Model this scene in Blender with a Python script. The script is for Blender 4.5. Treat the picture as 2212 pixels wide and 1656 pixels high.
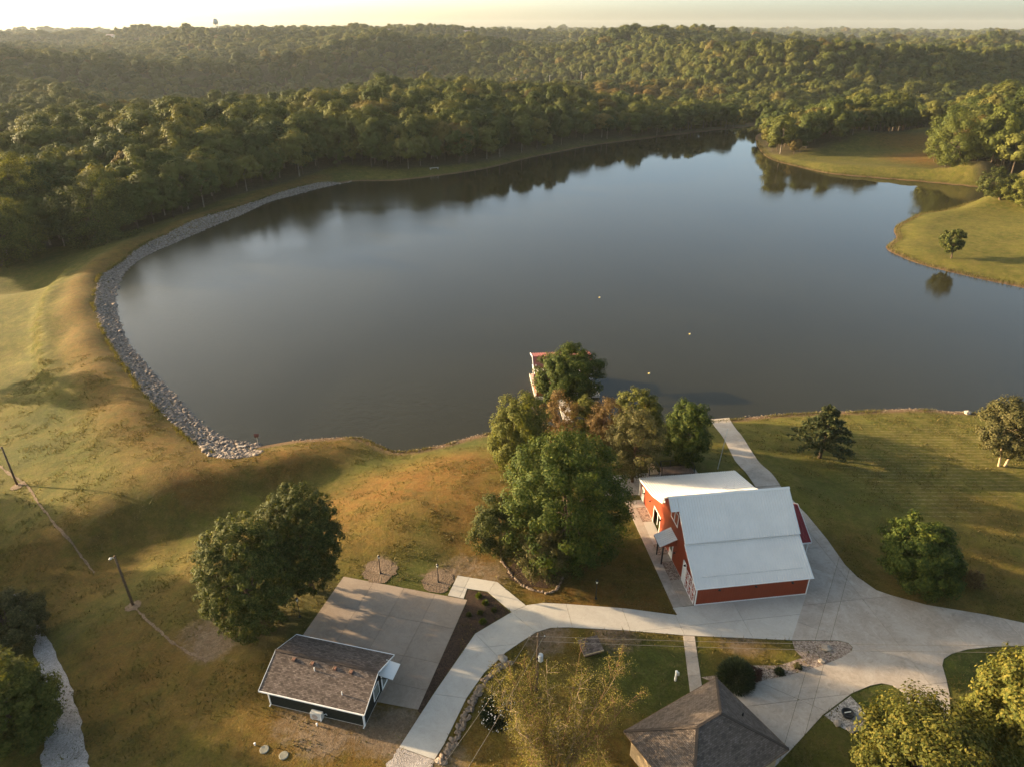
import bpy, bmesh, math
import numpy as np
from mathutils import Vector, Matrix

# ------------------------------------------------------------------ camera, sky, sun, exposure
SC = bpy.context.scene
for o in list(bpy.data.objects): bpy.data.objects.remove(o)
R = math.radians
K = 1.1                                   # metres per drawing unit
CAMH = 54.0*K
PITCH = R(27.19); FPX = 1495.0; CX, CY = 1106.0, 828.0
cam = bpy.data.cameras.new('camera'); camo = bpy.data.objects.new('camera', cam)
SC.collection.objects.link(camo); SC.camera = camo
camo.location = (0, 0, CAMH); camo.rotation_euler = (math.pi/2-PITCH, 0, 0)
cam.sensor_fit = 'HORIZONTAL'; cam.sensor_width = 36; cam.lens = 36*FPX/2212.0
cam.clip_start = 0.5; cam.clip_end = 20000

SUN_EL, SUN_SIDE = R(10.5), R(17.0)       # sun low on the left, a little beyond the camera's side
sdir = Vector((-math.cos(SUN_EL)*math.cos(SUN_SIDE), math.cos(SUN_EL)*math.sin(SUN_SIDE), math.sin(SUN_EL)))
W = bpy.data.worlds.new('World'); SC.world = W; W.use_nodes = True
wn = W.node_tree; bg = wn.nodes['Background']
sky = wn.nodes.new('ShaderNodeTexSky'); sky.sky_type = 'NISHITA'; sky.sun_disc = False
sky.sun_elevation = SUN_EL; sky.sun_rotation = math.atan2(sdir.x, sdir.y)
sky.altitude = 250; sky.air_density = 0.45; sky.dust_density = 3.2; sky.ozone_density = 1.0
wb = wn.nodes.new('ShaderNodeMix'); wb.data_type = 'RGBA'; wb.blend_type = 'MULTIPLY'; wb.inputs[0].default_value = 1; wb.inputs[7].default_value = (1.07, 1.01, .79, 1)   # the photograph's warm white balance
wn.links.new(sky.outputs[0], wb.inputs[6]); wn.links.new(wb.outputs[2], bg.inputs[0]); bg.inputs[1].default_value = 0.12
sl = bpy.data.lights.new('sun', 'SUN'); so = bpy.data.objects.new('sun', sl); SC.collection.objects.link(so)
sl.energy = 3.9; sl.color = (1.0, 0.74, 0.44); sl.angle = R(0.8)
so.rotation_euler = (-sdir).to_track_quat('-Z', 'Y').to_euler(); so.location = (-60, 40, 90)
SC.view_settings.view_transform = 'Standard'; SC.view_settings.look = 'None'
SC.view_settings.exposure = 2.38; SC.view_settings.gamma = 1.0; SC.view_settings.use_curve_mapping = False
SC.render.engine = 'CYCLES'
SC.cycles.volume_bounces = 1
SC.cycles.max_bounces = 6

# ------------------------------------------------------------------ pixel rays -> places on the ground
def ray(u, v):
    a = (u-CX)/FPX; b = (CY-v)/FPX
    return np.array([a, math.cos(PITCH)+b*math.sin(PITCH), -math.sin(PITCH)+b*math.cos(PITCH)])
def un(u, v, z=0.0):
    d = ray(u, v); t = (z-CAMH)/d[2]
    return np.array([0, 0, CAMH])+d*t
def at_y(u, v, y):
    d = ray(u, v); return np.array([0, 0, CAMH])+d*(y/d[1])
def depth(p): return p[1]*math.cos(PITCH)-(p[2]-CAMH)*math.sin(PITCH)
def pix(x, y, z):
    d = y*math.cos(PITCH)-(z-CAMH)*math.sin(PITCH); up = y*math.sin(PITCH)+(z-CAMH)*math.cos(PITCH)
    return CX+FPX*x/d, CY-FPX*up/d
def polar(u, d, z):
    a = math.atan((u-CX)/FPX/1.124); return (d*K*math.sin(a), d*K*math.cos(a), z*K)
D1 = lambda x, y: (.28*x+530.9, .28*y+1194.5)
D3 = lambda x, y: (.37396*x, .37396*y+353.9)
D7 = lambda x, y: (.1389*x+557.4, .1389*y+1353.7)
D8 = lambda x, y: (.32*x+1061.8, .32*y+1283.0)
D9 = lambda x, y: (.24*x+1681.1, .24*y+1283.0)
D10 = lambda x, y: (.3206*x+1681.1, .3206*y+796.3)
D5 = lambda x, y: (.18168*x+1353.7, .18168*y+1008.7)
D6 = lambda x, y: (.24043*x+1327.2, .24043*y+973.3)
YARD = 4.0*K
rng = np.random.default_rng(7)

def noise2(x, y, s, seed=0):
    x = np.asarray(x, float)/s+seed*17.31; y = np.asarray(y, float)/s+seed*9.17
    xi = np.floor(x); yi = np.floor(y); fx = x-xi; fy = y-yi
    fx = fx*fx*(3-2*fx); fy = fy*fy*(3-2*fy)
    def hsh(i, j):
        t = np.sin(i*127.1+j*311.7+seed*74.7)*43758.5453
        return t-np.floor(t)
    return ((hsh(xi, yi)*(1-fx)+hsh(xi+1, yi)*fx)*(1-fy)+(hsh(xi, yi+1)*(1-fx)+hsh(xi+1, yi+1)*fx)*fy)*2-1
def sstep(a, b, x):
    t = np.clip((x-a)/(b-a), 0, 1); return t*t*(3-2*t)
def seg_dist(px, py, poly, closed=True):
    P = np.asarray(poly)[:, :2]; Q = np.roll(P, -1, 0) if closed else P[1:]
    P = P if closed else P[:-1]
    if px.size < 400:
        d = Q-P; L = (d*d).sum(1)+1e-9; ex = px[:, None]-P[None, :, 0]; ey = py[:, None]-P[None, :, 1]
        t = np.clip((ex*d[:, 0]+ey*d[:, 1])/L, 0, 1)
        return np.sqrt(((ex-t*d[:, 0])**2+(ey-t*d[:, 1])**2).min(1))
    best = np.full(px.shape, 1e9)
    for a, b in zip(P, Q):
        d = b-a; L = d@d+1e-9
        t = np.clip(((px-a[0])*d[0]+(py-a[1])*d[1])/L, 0, 1)
        best = np.minimum(best, (px-a[0]-t*d[0])**2+(py-a[1]-t*d[1])**2)
    return np.sqrt(best)
def inside(px, py, poly):
    P = np.asarray(poly)[:, :2]; Q = np.roll(P, -1, 0); r = np.zeros(px.shape, bool)
    if px.size < 400:
        dy = Q[:, 1]-P[:, 1]; dy = np.where(dy == 0, 1e-12, dy); yy = py[:, None]
        c = ((P[None, :, 1] > yy) != (Q[None, :, 1] > yy)) & (px[:, None] < (Q[:, 0]-P[:, 0])*(yy-P[:, 1])/dy+P[:, 0])
        return (c.sum(1) % 2).astype(bool)
    for (x1, y1), (x2, y2) in zip(P, Q):
        if y1 == y2: continue
        c = ((y1 > py) != (y2 > py)) & (px < (x2-x1)*(py-y1)/(y2-y1)+x1); r ^= c
    return r
def catmull(pts, n=4):
    P = np.asarray(pts, float); out = []
    for i in range(len(P)-1):
        p0 = P[max(i-1, 0)]; p1 = P[i]; p2 = P[i+1]; p3 = P[min(i+2, len(P)-1)]
        for k in range(n):
            t = k/n
            out.append(.5*((2*p1)+(-p0+p2)*t+(2*p0-5*p1+4*p2-p3)*t*t+(-p0+3*p1-3*p2+p3)*t**3))
    out.append(P[-1]); return np.array(out)

# ------------------------------------------------------------------ lake outline
dam_in = [D3(1500, 1630), D3(1300, 1590), D3(1180, 1520), D3(1050, 1400), D3(960, 1300), D3(850, 1180), D3(740, 1050), D3(690, 930), D3(665, 830), D3(660, 740),
          D3(690, 670), D3(740, 600), D3(860, 520), D3(1000, 460), D3(1100, 415), D3(1250, 350), D3(1400, 290), D3(1550, 222), D3(1700, 180), D3(1850, 140), D3(2030, 103)]
dam_out = [D3(1250, 1680), D3(1150, 1620), D3(1000, 1490), D3(850, 1340), D3(750, 1200), D3(640, 1040), D3(560, 880), D3(535, 780), D3(550, 680), D3(590, 620),
           D3(700, 540), D3(800, 470), D3(950, 400), D3(1100, 330), D3(1300, 260), D3(1500, 190), D3(1700, 130), D3(1900, 88), D3(2030, 92)]
far_sh = [(850, 391), (950, 380), (1050, 365), (1130, 345), (1200, 330), (1290, 313), (1400, 300), (1500, 288), (1620, 275), (1680, 270)]
pen_sh = [(1720, 279), (1655, 286), (1634, 292), (1632, 305), (1641, 325), (1665, 345), (1720, 360), (1790, 375), (1900, 385), (2000, 393), (2110, 403), (2180, 406)]
pt_sh = [(2190, 414), (2140, 425), (2090, 440), (2040, 455), (1985, 463), (1960, 475), (1935, 488), (1930, 500), (1935, 515), (1912, 535), (1945, 555), (1990, 572), (2060, 590), (2150, 610), (2212, 623), (2320, 655), (2450, 700)]
near_sh = [(2600, 860), (2350, 905), (2212, 900), (2100, 890), (2050, 887), (1970, 882), (1850, 887), (1740, 890), (1650, 897), (1540, 908), (1440, 915), (1330, 922), (1200, 925), (1100, 930), (1040, 937), (960, 958), (900, 970), (860, 973), (830, 965), (790, 947), (740, 943), (640, 950)]
shore = catmull([un(*p)[:2] for p in dam_in+far_sh+pen_sh+pt_sh+near_sh], 3)
pond = np.array([un(u, v, -8*K)[:2] for u, v in [(-300, 420), (-20, 408), (18, 385), (25, 360), (40, 335), (30, 318), (-60, 312), (-400, 320)]])

# ------------------------------------------------------------------ paved outlines on the yard level
def ypoly(pts): return np.array([un(u, v, YARD)[:2] for u, v in pts])
A_barn = np.array([17.77*K, 50.10*K]); LB = np.array([-.131, .991]); WB = np.array([.991, .131])
def barn(x, s): return A_barn+WB*x*K+LB*s*K
drive_px = [D1(1185, 1495), D1(1450, 1085), D1(1770, 620), D1(2050, 455), D1(2170, 400), D8(350, 58), D8(500, 65), D8(900, 95), D8(1245, 140), (1463, 1327)]
drive = [un(u, v, YARD)[:2] for u, v in drive_px]
drive += [barn(-2.2, -.05), barn(-.05, -.05), barn(11.55, -.05), barn(11.55, 4.4), barn(11.55, 12.6)]
drive += [un(u, v, YARD)[:2] for u, v in [(1632, 1052), (1685, 1048), (1705, 1072), (1745, 1113.7), (1787, 1165), (1825.4, 1219.5), (1851, 1245), (1892.7, 1274), (1924.8, 1285.2), (2001.7, 1306), (2130, 1327.2), (2212, 1345), (2330, 1368),
        (2330, 1390), D9(1940, 470), D9(1700, 495), D9(1560, 535), D9(1490, 580), D9(1475, 640), D9(1510, 760), D9(1540, 900), D9(1545, 1040), (2075, 1690), (1985, 1690), D9(1200, 1060), D9(1165, 985), D9(1120, 880), D9(1030, 820), D9(930, 800), D9(830, 820), D9(660, 890), D9(400, 1085), D9(150, 1360), (1650, 1680), (1560, 1600), (1570, 1500),
        D8(1840, 580), D8(2000, 550), D9(400, 640), D9(590, 560), D9(660, 510), D9(670, 475), D9(630, 435), D9(540, 415), D9(120, 412), D8(1375, 280), D8(1293, 275),
        D8(900, 243), D8(520, 222), D8(400, 225), D8(300, 255), D8(200, 320), D8(90, 395), D1(1960, 810), D1(1840, 920), D1(1700, 1120), D1(1530, 1470), D1(1455, 1590)]]
drive = np.array(drive)
pad = ypoly([D1(755, 180), D1(1708, 360), D1(1330, 1205), D1(420, 1030), D1(330, 790)])
walk = ypoly([D1(1560, 325), D1(1635, 172), D1(1940, 222), D1(2160, 402), D1(2052, 452), D1(1865, 295), D1(1708, 272), D1(1680, 350)])
sidewalk = ypoly([D8(1293, 278), D8(1370, 283), D8(1415, 590), D8(1425, 660), D8(1340, 660)])
barn_fp = np.array([barn(-2.3, -.1), barn(15, -.1), barn(15, 18.6), barn(-2.3, 18.6)])
house_c = [un(*D8(1505, 567), YARD+2.6*K), un(*D8(880, 930), YARD+2.6*K), None, un(*D8(2020, 1035), YARD+2.6*K)]
house_c[2] = house_c[1]+house_c[3]-house_c[0]
house_fp = np.array([c[:2] for c in house_c])
SHED_FR = np.array([-11.86*K, 37.0*K]); SW = np.array([.9705, -.2411]); SLN = np.array([.2411, .9705])
def shed(x, s): return SHED_FR+SW*x*K+SLN*s*K
shed_fp = np.array([shed(-8.6, -.2), shed(.2, -.2), shed(.2, 5), shed(-8.6, 5)])
patio = np.array([barn(-3.2, 18.15), barn(8.6, 18.15), barn(8.6, 22.4), barn(-6, 22.4), barn(-6, 19.5)])
yard_polys = [drive, pad, walk, sidewalk, barn_fp, house_fp, shed_fp, patio]

# ------------------------------------------------------------------ terrain height
cps = []
def cp(u, v, z): p = un(u, v, z*K); cps.append((p[0], p[1], z*K))
def cpd(u, d, z): cps.append(polar(u, d, z))
for u, v, z in [(1770, 985, 2.6), (1900, 920, 1.3), (2080, 930, 1.3), (2212, 1010, 2.8), (2000, 1100, 3.6), (2212, 1200, 4), (2320, 1000, 3), (2400, 1300, 4), (2100, 1270, 4), (2350, 1600, 4.2), (1850, 1050, 3.2),
        (850, 1100, 4.6), (1000, 1050, 4.2), (1050, 970, 2.2), (960, 1000, 2.6), (900, 1180, 4.3), (760, 1130, 3.4), (740, 1190, 3.9), (1080, 1150, 4.2), (1200, 1100, 4.2), (1100, 1000, 3.0), (1300, 1000, 3.6), (1250, 960, 2.2), (1400, 960, 2.4), (1500, 960, 2.4),
        (770, 950, 1.6), (690, 965, 2.2), (600, 990, 2.7), (480, 1022, 2.9), (350, 1068, 2.6), (220, 1110, 2.0), (90, 1150, 1.2),
        (820, 985, .7), (690, 1045, -.3), (560, 1090, -.8), (430, 1125, -1.1), (260, 1185, -1.4), (0, 1245, -1.8), (-250, 1330, -2.2), (-150, 1100, -1.5),
        (470, 975, 2.6), (400, 950, 2.2), (250, 1000, 1.4), (100, 1000, .4), (0, 1020, -.3), (200, 900, .6), (0, 850, -2.0), (60, 760, -2.0), (-200, 800, -3), (-400, 1000, -2.5),
        (170, 640, 2.4), (185, 720, 2.4), (215, 790, 2.4), (270, 870, 2.3), (185, 590, 2.4), (240, 548, 2.4), (300, 515, 2.4), (410, 468, 2.4), (560, 418, 2.3), (700, 380, 2.0),
        (100, 640, -.6), (100, 720, -.4), (130, 690, .6), (140, 620, .8), (150, 770, 1.0), (160, 580, .5), (60, 700, -1.3), (60, 620, -1.7), (200, 552, .5), (250, 521, .4), (350, 485, .6), (480, 437, .9), (190, 830, 1.4), (140, 850, .4), (0, 640, -2.6), (80, 565, -3.2), (170, 540, -2.2), (300, 500, -1.2), (420, 460, -.2), (-150, 600, -4), (130, 800, -.3), (180, 870, .2),
        (600, 1120, 1.6), (500, 1180, 1.4), (400, 1230, 1.4), (288, 1305, 2.0), (130, 1450, 1.6), (0, 1400, 0.2), (100, 1600, 2.0), (0, 1560, 1.4), (250, 1600, 3.0), (500, 1400, 3.4), (450, 1600, 3.8), (560, 1300, 3.0), (600, 1200, 2.6), (-200, 1500, .5), (-300, 1250, -1.2),
        (700, 1700, 4), (1100, 1750, 4), (1500, 1800, 4.2), (1900, 1800, 4.2), (200, 1760, 3.2), (-100, 1760, 2), (1200, 1500, 4), (1200, 1600, 4.1)]: cp(u, v, z)
for u, d, z in [(2212, 330, 12), (2212, 450, 15), (2212, 600, 18), (2212, 850, 19), (2400, 300, 14), (2500, 500, 18), (2500, 900, 20),
        (1900, 400, 13), (1900, 520, 6), (2050, 520, 12), (1900, 630, 15), (1900, 750, 17), (1900, 1000, 21), (1650, 560, 9), (1650, 700, 17), (1650, 1000, 23), (1750, 400, 4), (1800, 330, 3.5), (1800, 480, 3), (1700, 440, 3),
        (1400, 480, 7), (1400, 650, 21), (1400, 950, 31), (1200, 400, 5), (1200, 550, 17), (1200, 750, 29), (1200, 1050, 38), (1000, 350, 3), (1000, 450, 15), (1000, 600, 9), (1000, 900, 20), (1000, 1300, 36),
        (800, 310, 2), (800, 400, 12), (640, 400, 10), (700, 500, 2), (740, 600, 15), (780, 690, 21), (800, 820, 8), (800, 1000, 16), (800, 1500, 33), (500, 260, 1), (500, 400, 9), (500, 580, -10), (500, 900, 0), (500, 1300, 15), (500, 1800, 30),
        (200, 250, -2), (200, 400, 7), (200, 580, -13), (200, 900, -3), (200, 1400, 14), (200, 2000, 28), (-100, 200, -6), (-100, 600, -8), (-100, 1000, 4), (-100, 1500, 16), (-100, 2100, 28), (-400, 250, -5), (-500, 700, 6), (-500, 1500, 19),
        (100, 3000, 26), (700, 3000, 29), (1400, 3000, 22), (2100, 3000, 16), (2600, 2500, 16), (-600, 3000, 26), (1100, 2000, 30), (1700, 1600, 20), (2200, 1500, 17)]: cpd(u, d, z)
# field and point on the right
for u, v, z in [(1750, 345, 1.6), (1850, 350, 2.2), (1950, 345, 3.2), (2040, 340, 4.5), (2000, 300, 7), (1900, 308, 5.0), (2040, 272, 11), (2060, 375, 1.6), (2180, 380, 2.6), (2300, 390, 4), (2250, 340, 8),
        (2000, 520, 1.4), (2100, 540, 2.0), (2057, 557, 1.4), (2100, 470, 1.7), (2212, 450, 3), (2212, 520, 3), (2330, 500, 5), (2400, 430, 8), (2400, 600, 3), (2200, 590, 1.4)]: cp(u, v, z)
for i in range(0, len(dam_out), 2): cp(dam_out[i][0], dam_out[i][1], 1.7)
CP = np.array(cps); C2 = (4.0*K)**2
_d = np.sqrt((CP[:, None, 0]-CP[None, :, 0])**2+(CP[:, None, 1]-CP[None, :, 1])**2+C2)
_n = len(CP); _A = np.zeros((_n+1, _n+1)); _A[:_n, :_n] = -_d+np.eye(_n)*2.0; _A[:_n, _n] = 1; _A[_n, :_n] = 1
_w = np.linalg.solve(_A, np.append(CP[:, 2], 0))
def height(x, y):
    x = np.atleast_1d(np.asarray(x, float)); y = np.atleast_1d(np.asarray(y, float))
    z = np.full(x.shape, _w[_n])
    if x.size < 400: z -= np.sqrt((x[:, None]-CP[None, :, 0])**2+(y[:, None]-CP[None, :, 1])**2+C2)@_w[:_n]
    else:
        for i in range(_n): z -= _w[i]*np.sqrt((x-CP[i, 0])**2+(y-CP[i, 1])**2+C2)
    r = np.hypot(x, y)
    rg = 1-np.abs(noise2(x+.35*y, y-.35*x, 320, 3)); rg2 = 1-np.abs(noise2(x, y, 520, 6))
    z += sstep(330, 800, r)*(48*rg**1.6-38+22*rg2**1.5-17+3*noise2(x, y, 80, 4))
    z += (noise2(x, y, 17, 1)*.10+noise2(x, y, 5, 2)*.03)*sstep(1, 2, np.full(x.shape, 2.0))
    m = np.zeros(x.shape)
    near = r < 130*K
    if near.any():
        xn, yn = x[near], y[near]; dd = np.full(xn.shape, 1e9)
        for pl in yard_polys:
            d = seg_dist(xn, yn, pl); d[inside(xn, yn, pl)] = 0; dd = np.minimum(dd, d)
        m[near] = 1-sstep(1.6, 8.0, dd)
    z = z*(1-m)+YARD*m
    ds = seg_dist(x, y, shore); ins = inside(x, y, shore)
    s = sstep(0, 11, ds)
    zo = s*np.where(ds < 16, np.maximum(z, .5), z)+(1-s)*np.minimum(.13*ds, np.maximum(z, .3))
    zi = -np.minimum(.16*ds, 4)-.02
    z = np.where(ins, zi, zo)
    dp = seg_dist(x, y, pond); ip = inside(x, y, pond)
    sp = sstep(0, 30, dp)
    z = np.where(ip, -8*K-np.minimum(.2*dp, 2), np.where(dp < 30, sp*z+(1-sp)*(-8*K+.05*dp), z))
    return z
def hz(x, y): return float(height(x, y)[0])
def G(u, v, z0=None):
    z = YARD if z0 is None else z0
    for _ in range(25):
        p = un(u, v, z); zn = hz(p[0], p[1]); z = z*.4+zn*.6
        if abs(zn-z) < .01: break
    p = un(u, v, z); return Vector((p[0], p[1], hz(p[0], p[1])))

def ridge(u, lo=750, hi=2400):
    d = np.arange(lo, hi, 12.0); q = np.array([polar(u, k, 0)[:2] for k in d]); e = (height(q[:, 0], q[:, 1])-CAMH)/(d*K)
    return float(d[int(np.argmax(e))])
# ------------------------------------------------------------------ naming and mesh helpers
COL = SC.collection
def tag(o, label=None, cat=None, group=None, kind=None):
    if label: o['label'] = label
    if cat: o['category'] = cat
    if group: o['group'] = group
    if kind: o['kind'] = kind
    return o
def thing(name, loc, label, cat, group=None, rz=0):
    o = bpy.data.objects.new(name, None); COL.objects.link(o); o.empty_display_size = .3
    o.location = loc; o.rotation_euler = (0, 0, rz); return tag(o, label, cat, group)
def link(name, me, parent=None, loc=(0, 0, 0)):
    o = bpy.data.objects.new(name, me); COL.objects.link(o); o.location = loc
    if parent is not None: o.parent = parent
    return o
def np_mesh(name, V, Fq, mats, smooth=False):
    """V (n,3); Fq (m,k) constant-size faces"""
    V = np.ascontiguousarray(V, np.float32); Fq = np.ascontiguousarray(Fq, np.int32)
    me = bpy.data.meshes.new(name); m, k = Fq.shape
    me.vertices.add(len(V)); me.vertices.foreach_set('co', V.ravel())
    me.loops.add(m*k); me.loops.foreach_set('vertex_index', Fq.ravel())
    me.polygons.add(m); me.polygons.foreach_set('loop_start', np.arange(0, m*k, k, dtype=np.int32))
    me.polygons.foreach_set('loop_total', np.full(m, k, np.int32))
    if smooth: me.polygons.foreach_set('use_smooth', np.ones(m, bool))
    for mt in (mats if isinstance(mats, (list, tuple)) else [mats]): me.materials.append(mt)
    me.update(calc_edges=True); return me
class MB:
    """collects boxes, prisms and tubes; build() links ONE mesh object"""
    def __init__(s, k=1.0): s.v = []; s.f = []; s.k = k
    def add(s, vs, fs):
        b = len(s.v); s.v += [tuple(c*s.k for c in v) for v in vs]; s.f += [tuple(b+i for i in f) for f in fs]; return s
    def box(s, x0, x1, y0, y1, z0, z1):
        return s.add([(x0, y0, z0), (x1, y0, z0), (x1, y1, z0), (x0, y1, z0), (x0, y0, z1), (x1, y0, z1), (x1, y1, z1), (x0, y1, z1)],
                     [(0, 3, 2, 1), (4, 5, 6, 7), (0, 1, 5, 4), (1, 2, 6, 5), (2, 3, 7, 6), (3, 0, 4, 7)])
    def prism(s, pts, d):
        """polygon pts (3D, planar) extruded by vector d"""
        n = len(pts); a = [tuple(p) for p in pts]; b = [tuple(np.add(p, d)) for p in pts]
        return s.add(a+b, [tuple(range(n))[::-1], tuple(range(n, 2*n))]+[(i, (i+1) % n, n+(i+1) % n, n+i) for i in range(n)])
    def slab(s, a, b, c, d, t):
        """four-corner sheet thickened downwards by t along its normal"""
        a, b, c, d = map(np.array, (a, b, c, d)); n = np.cross(b-a, d-a); n = n/np.linalg.norm(n)
        if n[2] < 0: n = -n
        return s.prism([a, b, c, d], -n*t)
    def tube(s, pts, rad, n=8, cap=True):
        P = [np.array(p, float) for p in pts]; rr = rad if isinstance(rad, (list, tuple)) else [rad]*len(P)
        vs = []; fs = []
        for i, p in enumerate(P):
            t = P[min(i+1, len(P)-1)]-P[max(i-1, 0)]; t = t/(np.linalg.norm(t)+1e-9)
            a = np.cross(t, [0, 0, 1] if abs(t[2]) < .9 else [1, 0, 0]); a /= np.linalg.norm(a); b = np.cross(t, a)
            for k in range(n):
                th = 2*math.pi*k/n; vs.append(tuple(p+rr[i]*(math.cos(th)*a+math.sin(th)*b)))
        for i in range(len(P)-1):
            for k in range(n): fs.append((i*n+k, i*n+(k+1) % n, (i+1)*n+(k+1) % n, (i+1)*n+k))
        if cap: fs += [tuple(range(n))[::-1], tuple(range((len(P)-1)*n, len(P)*n))]
        return s.add(vs, fs)
    def bar(s, a, b, w, h=None):
        """square bar from a to b"""
        h = h or w; a = np.array(a, float); b = np.array(b, float); t = b-a; t /= np.linalg.norm(t)
        x = np.cross(t, [0, 0, 1] if abs(t[2]) < .95 else [0, 1, 0]); x /= np.linalg.norm(x); y = np.cross(x, t)
        c = [a+x*w/2*i+y*h/2*j for i, j in ((-1, -1), (1, -1), (1, 1), (-1, 1))]
        return s.prism(c, b-a)
    def lathe(s, prof, n=16, c=(0, 0, 0)):
        vs = []; fs = []
        for r, z in prof:
            for k in range(n): vs.append((c[0]+r*math.cos(2*math.pi*k/n), c[1]+r*math.sin(2*math.pi*k/n), c[2]+z))
        for i in range(len(prof)-1):
            for k in range(n): fs.append((i*n+k, i*n+(k+1) % n, (i+1)*n+(k+1) % n, (i+1)*n+k))
        fs += [tuple(range(n))[::-1], tuple(range((len(prof)-1)*n, len(prof)*n))]
        return s.add(vs, fs)
    def mesh(s, name, mat, smooth=False):
        me = bpy.data.meshes.new(name); me.from_pydata(s.v, [], s.f); me.materials.append(mat)
        bm = bmesh.new(); bm.from_mesh(me); bmesh.ops.recalc_face_normals(bm, faces=bm.faces); bm.to_mesh(me); bm.free()
        if smooth: me.polygons.foreach_set('use_smooth', np.ones(len(me.polygons), bool))
        me.update(); return me
    def build(s, name, mat, parent=None, loc=(0, 0, 0), smooth=False): return link(name, s.mesh(name, mat, smooth), parent, loc)

# ------------------------------------------------------------------ materials
class NT:
    def __init__(s, name):
        s.m = bpy.data.materials.new(name); s.m.use_nodes = True; s.t = s.m.node_tree
        s.p = s.t.nodes['Principled BSDF']; s.out = s.t.nodes['Material Output']
    def n(s, typ, **kw):
        nd = s.t.nodes.new(typ)
        for k, v in kw.items(): setattr(nd, k, v)
        return nd
    def l(s, a, b): s.t.links.new(a, b)
    def pos(s): return s.n('ShaderNodeNewGeometry').outputs['Position']
    def obj(s): return s.n('ShaderNodeTexCoord').outputs['Object']
    def noise(s, scale, vec=None, detail=4, rough=.6, dist=0):
        nd = s.n('ShaderNodeTexNoise'); nd.inputs['Scale'].default_value = scale; nd.inputs['Detail'].default_value = detail
        nd.inputs['Roughness'].default_value = rough; nd.inputs['Distortion'].default_value = dist
        if vec is not None: s.l(vec, nd.inputs['Vector'])
        return nd.outputs['Fac']
    def ramp(s, fac, stops):
        r = s.n('ShaderNodeValToRGB'); e = r.color_ramp.elements
        while len(e) < len(stops): e.new(.5)
        for k, (p, c) in enumerate(stops):
            e[k].position = p; e[k].color = (c if len(c) == 4 else (*c, 1)) if isinstance(c, (tuple, list)) else (c, c, c, 1)
        if fac is not None: s.l(fac, r.inputs[0])
        return r.outputs[0]
    def mix(s, f, a, b, mode='MIX'):
        m = s.n('ShaderNodeMix', data_type='RGBA', blend_type=mode); m.clamp_factor = True
        for ix, val in ((0, f), (6, a), (7, b)):
            sock = m.inputs[ix]
            if hasattr(val, 'is_output'): s.l(val, sock)
            elif isinstance(val, (int, float)): sock.default_value = val if ix == 0 else (val, val, val, 1)
            else: sock.default_value = (*val, 1) if len(val) == 3 else val
        return m.outputs[2]
    def math(s, op, a, b=0.0, c=0.0):
        m = s.n('ShaderNodeMath', operation=op)
        for sock, val in zip(m.inputs, (a, b, c)):
            if hasattr(val, 'is_output'): s.l(val, sock)
            else: sock.default_value = val
        return m.outputs[0]
    def mapr(s, v, a, b, c=0, d=1):
        m = s.n('ShaderNodeMapRange'); s.l(v, m.inputs[0])
        for k, q in zip((1, 2, 3, 4), (a, b, c, d)): m.inputs[k].default_value = q
        return m.outputs[0]
    def bump(s, h, dist, strength=1):
        b = s.n('ShaderNodeBump'); s.l(h, b.inputs['Height']); b.inputs['Distance'].default_value = dist; b.inputs['Strength'].default_value = strength
        s.l(b.outputs[0], s.p.inputs['Normal'])
    def done(s, color=None, rough=.9, metal=0, spec=.3):
        if color is not None:
            if hasattr(color, 'is_output'): s.l(color, s.p.inputs['Base Color'])
            else: s.p.inputs['Base Color'].default_value = (*color, 1)
        if hasattr(rough, 'is_output'): s.l(rough, s.p.inputs['Roughness'])
        else: s.p.inputs['Roughness'].default_value = rough
        s.p.inputs['Metallic'].default_value = metal; s.p.inputs['Specular IOR Level'].default_value = spec
        return s.m
def m_simple(name, c, rough=.8, metal=0, var=.25, scale=3.0, spec=.3, bump=0):
    t = NT(name); o = t.obj(); f = t.noise(scale, o, 5)
    col = t.mix(t.mapr(f, .3, .7), tuple(x*(1-var) for x in c), tuple(min(1, x*(1+var)) for x in c))
    if bump: t.bump(t.noise(scale*4, o, 4), bump)
    return t.done(col, rough, metal, spec)

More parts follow.
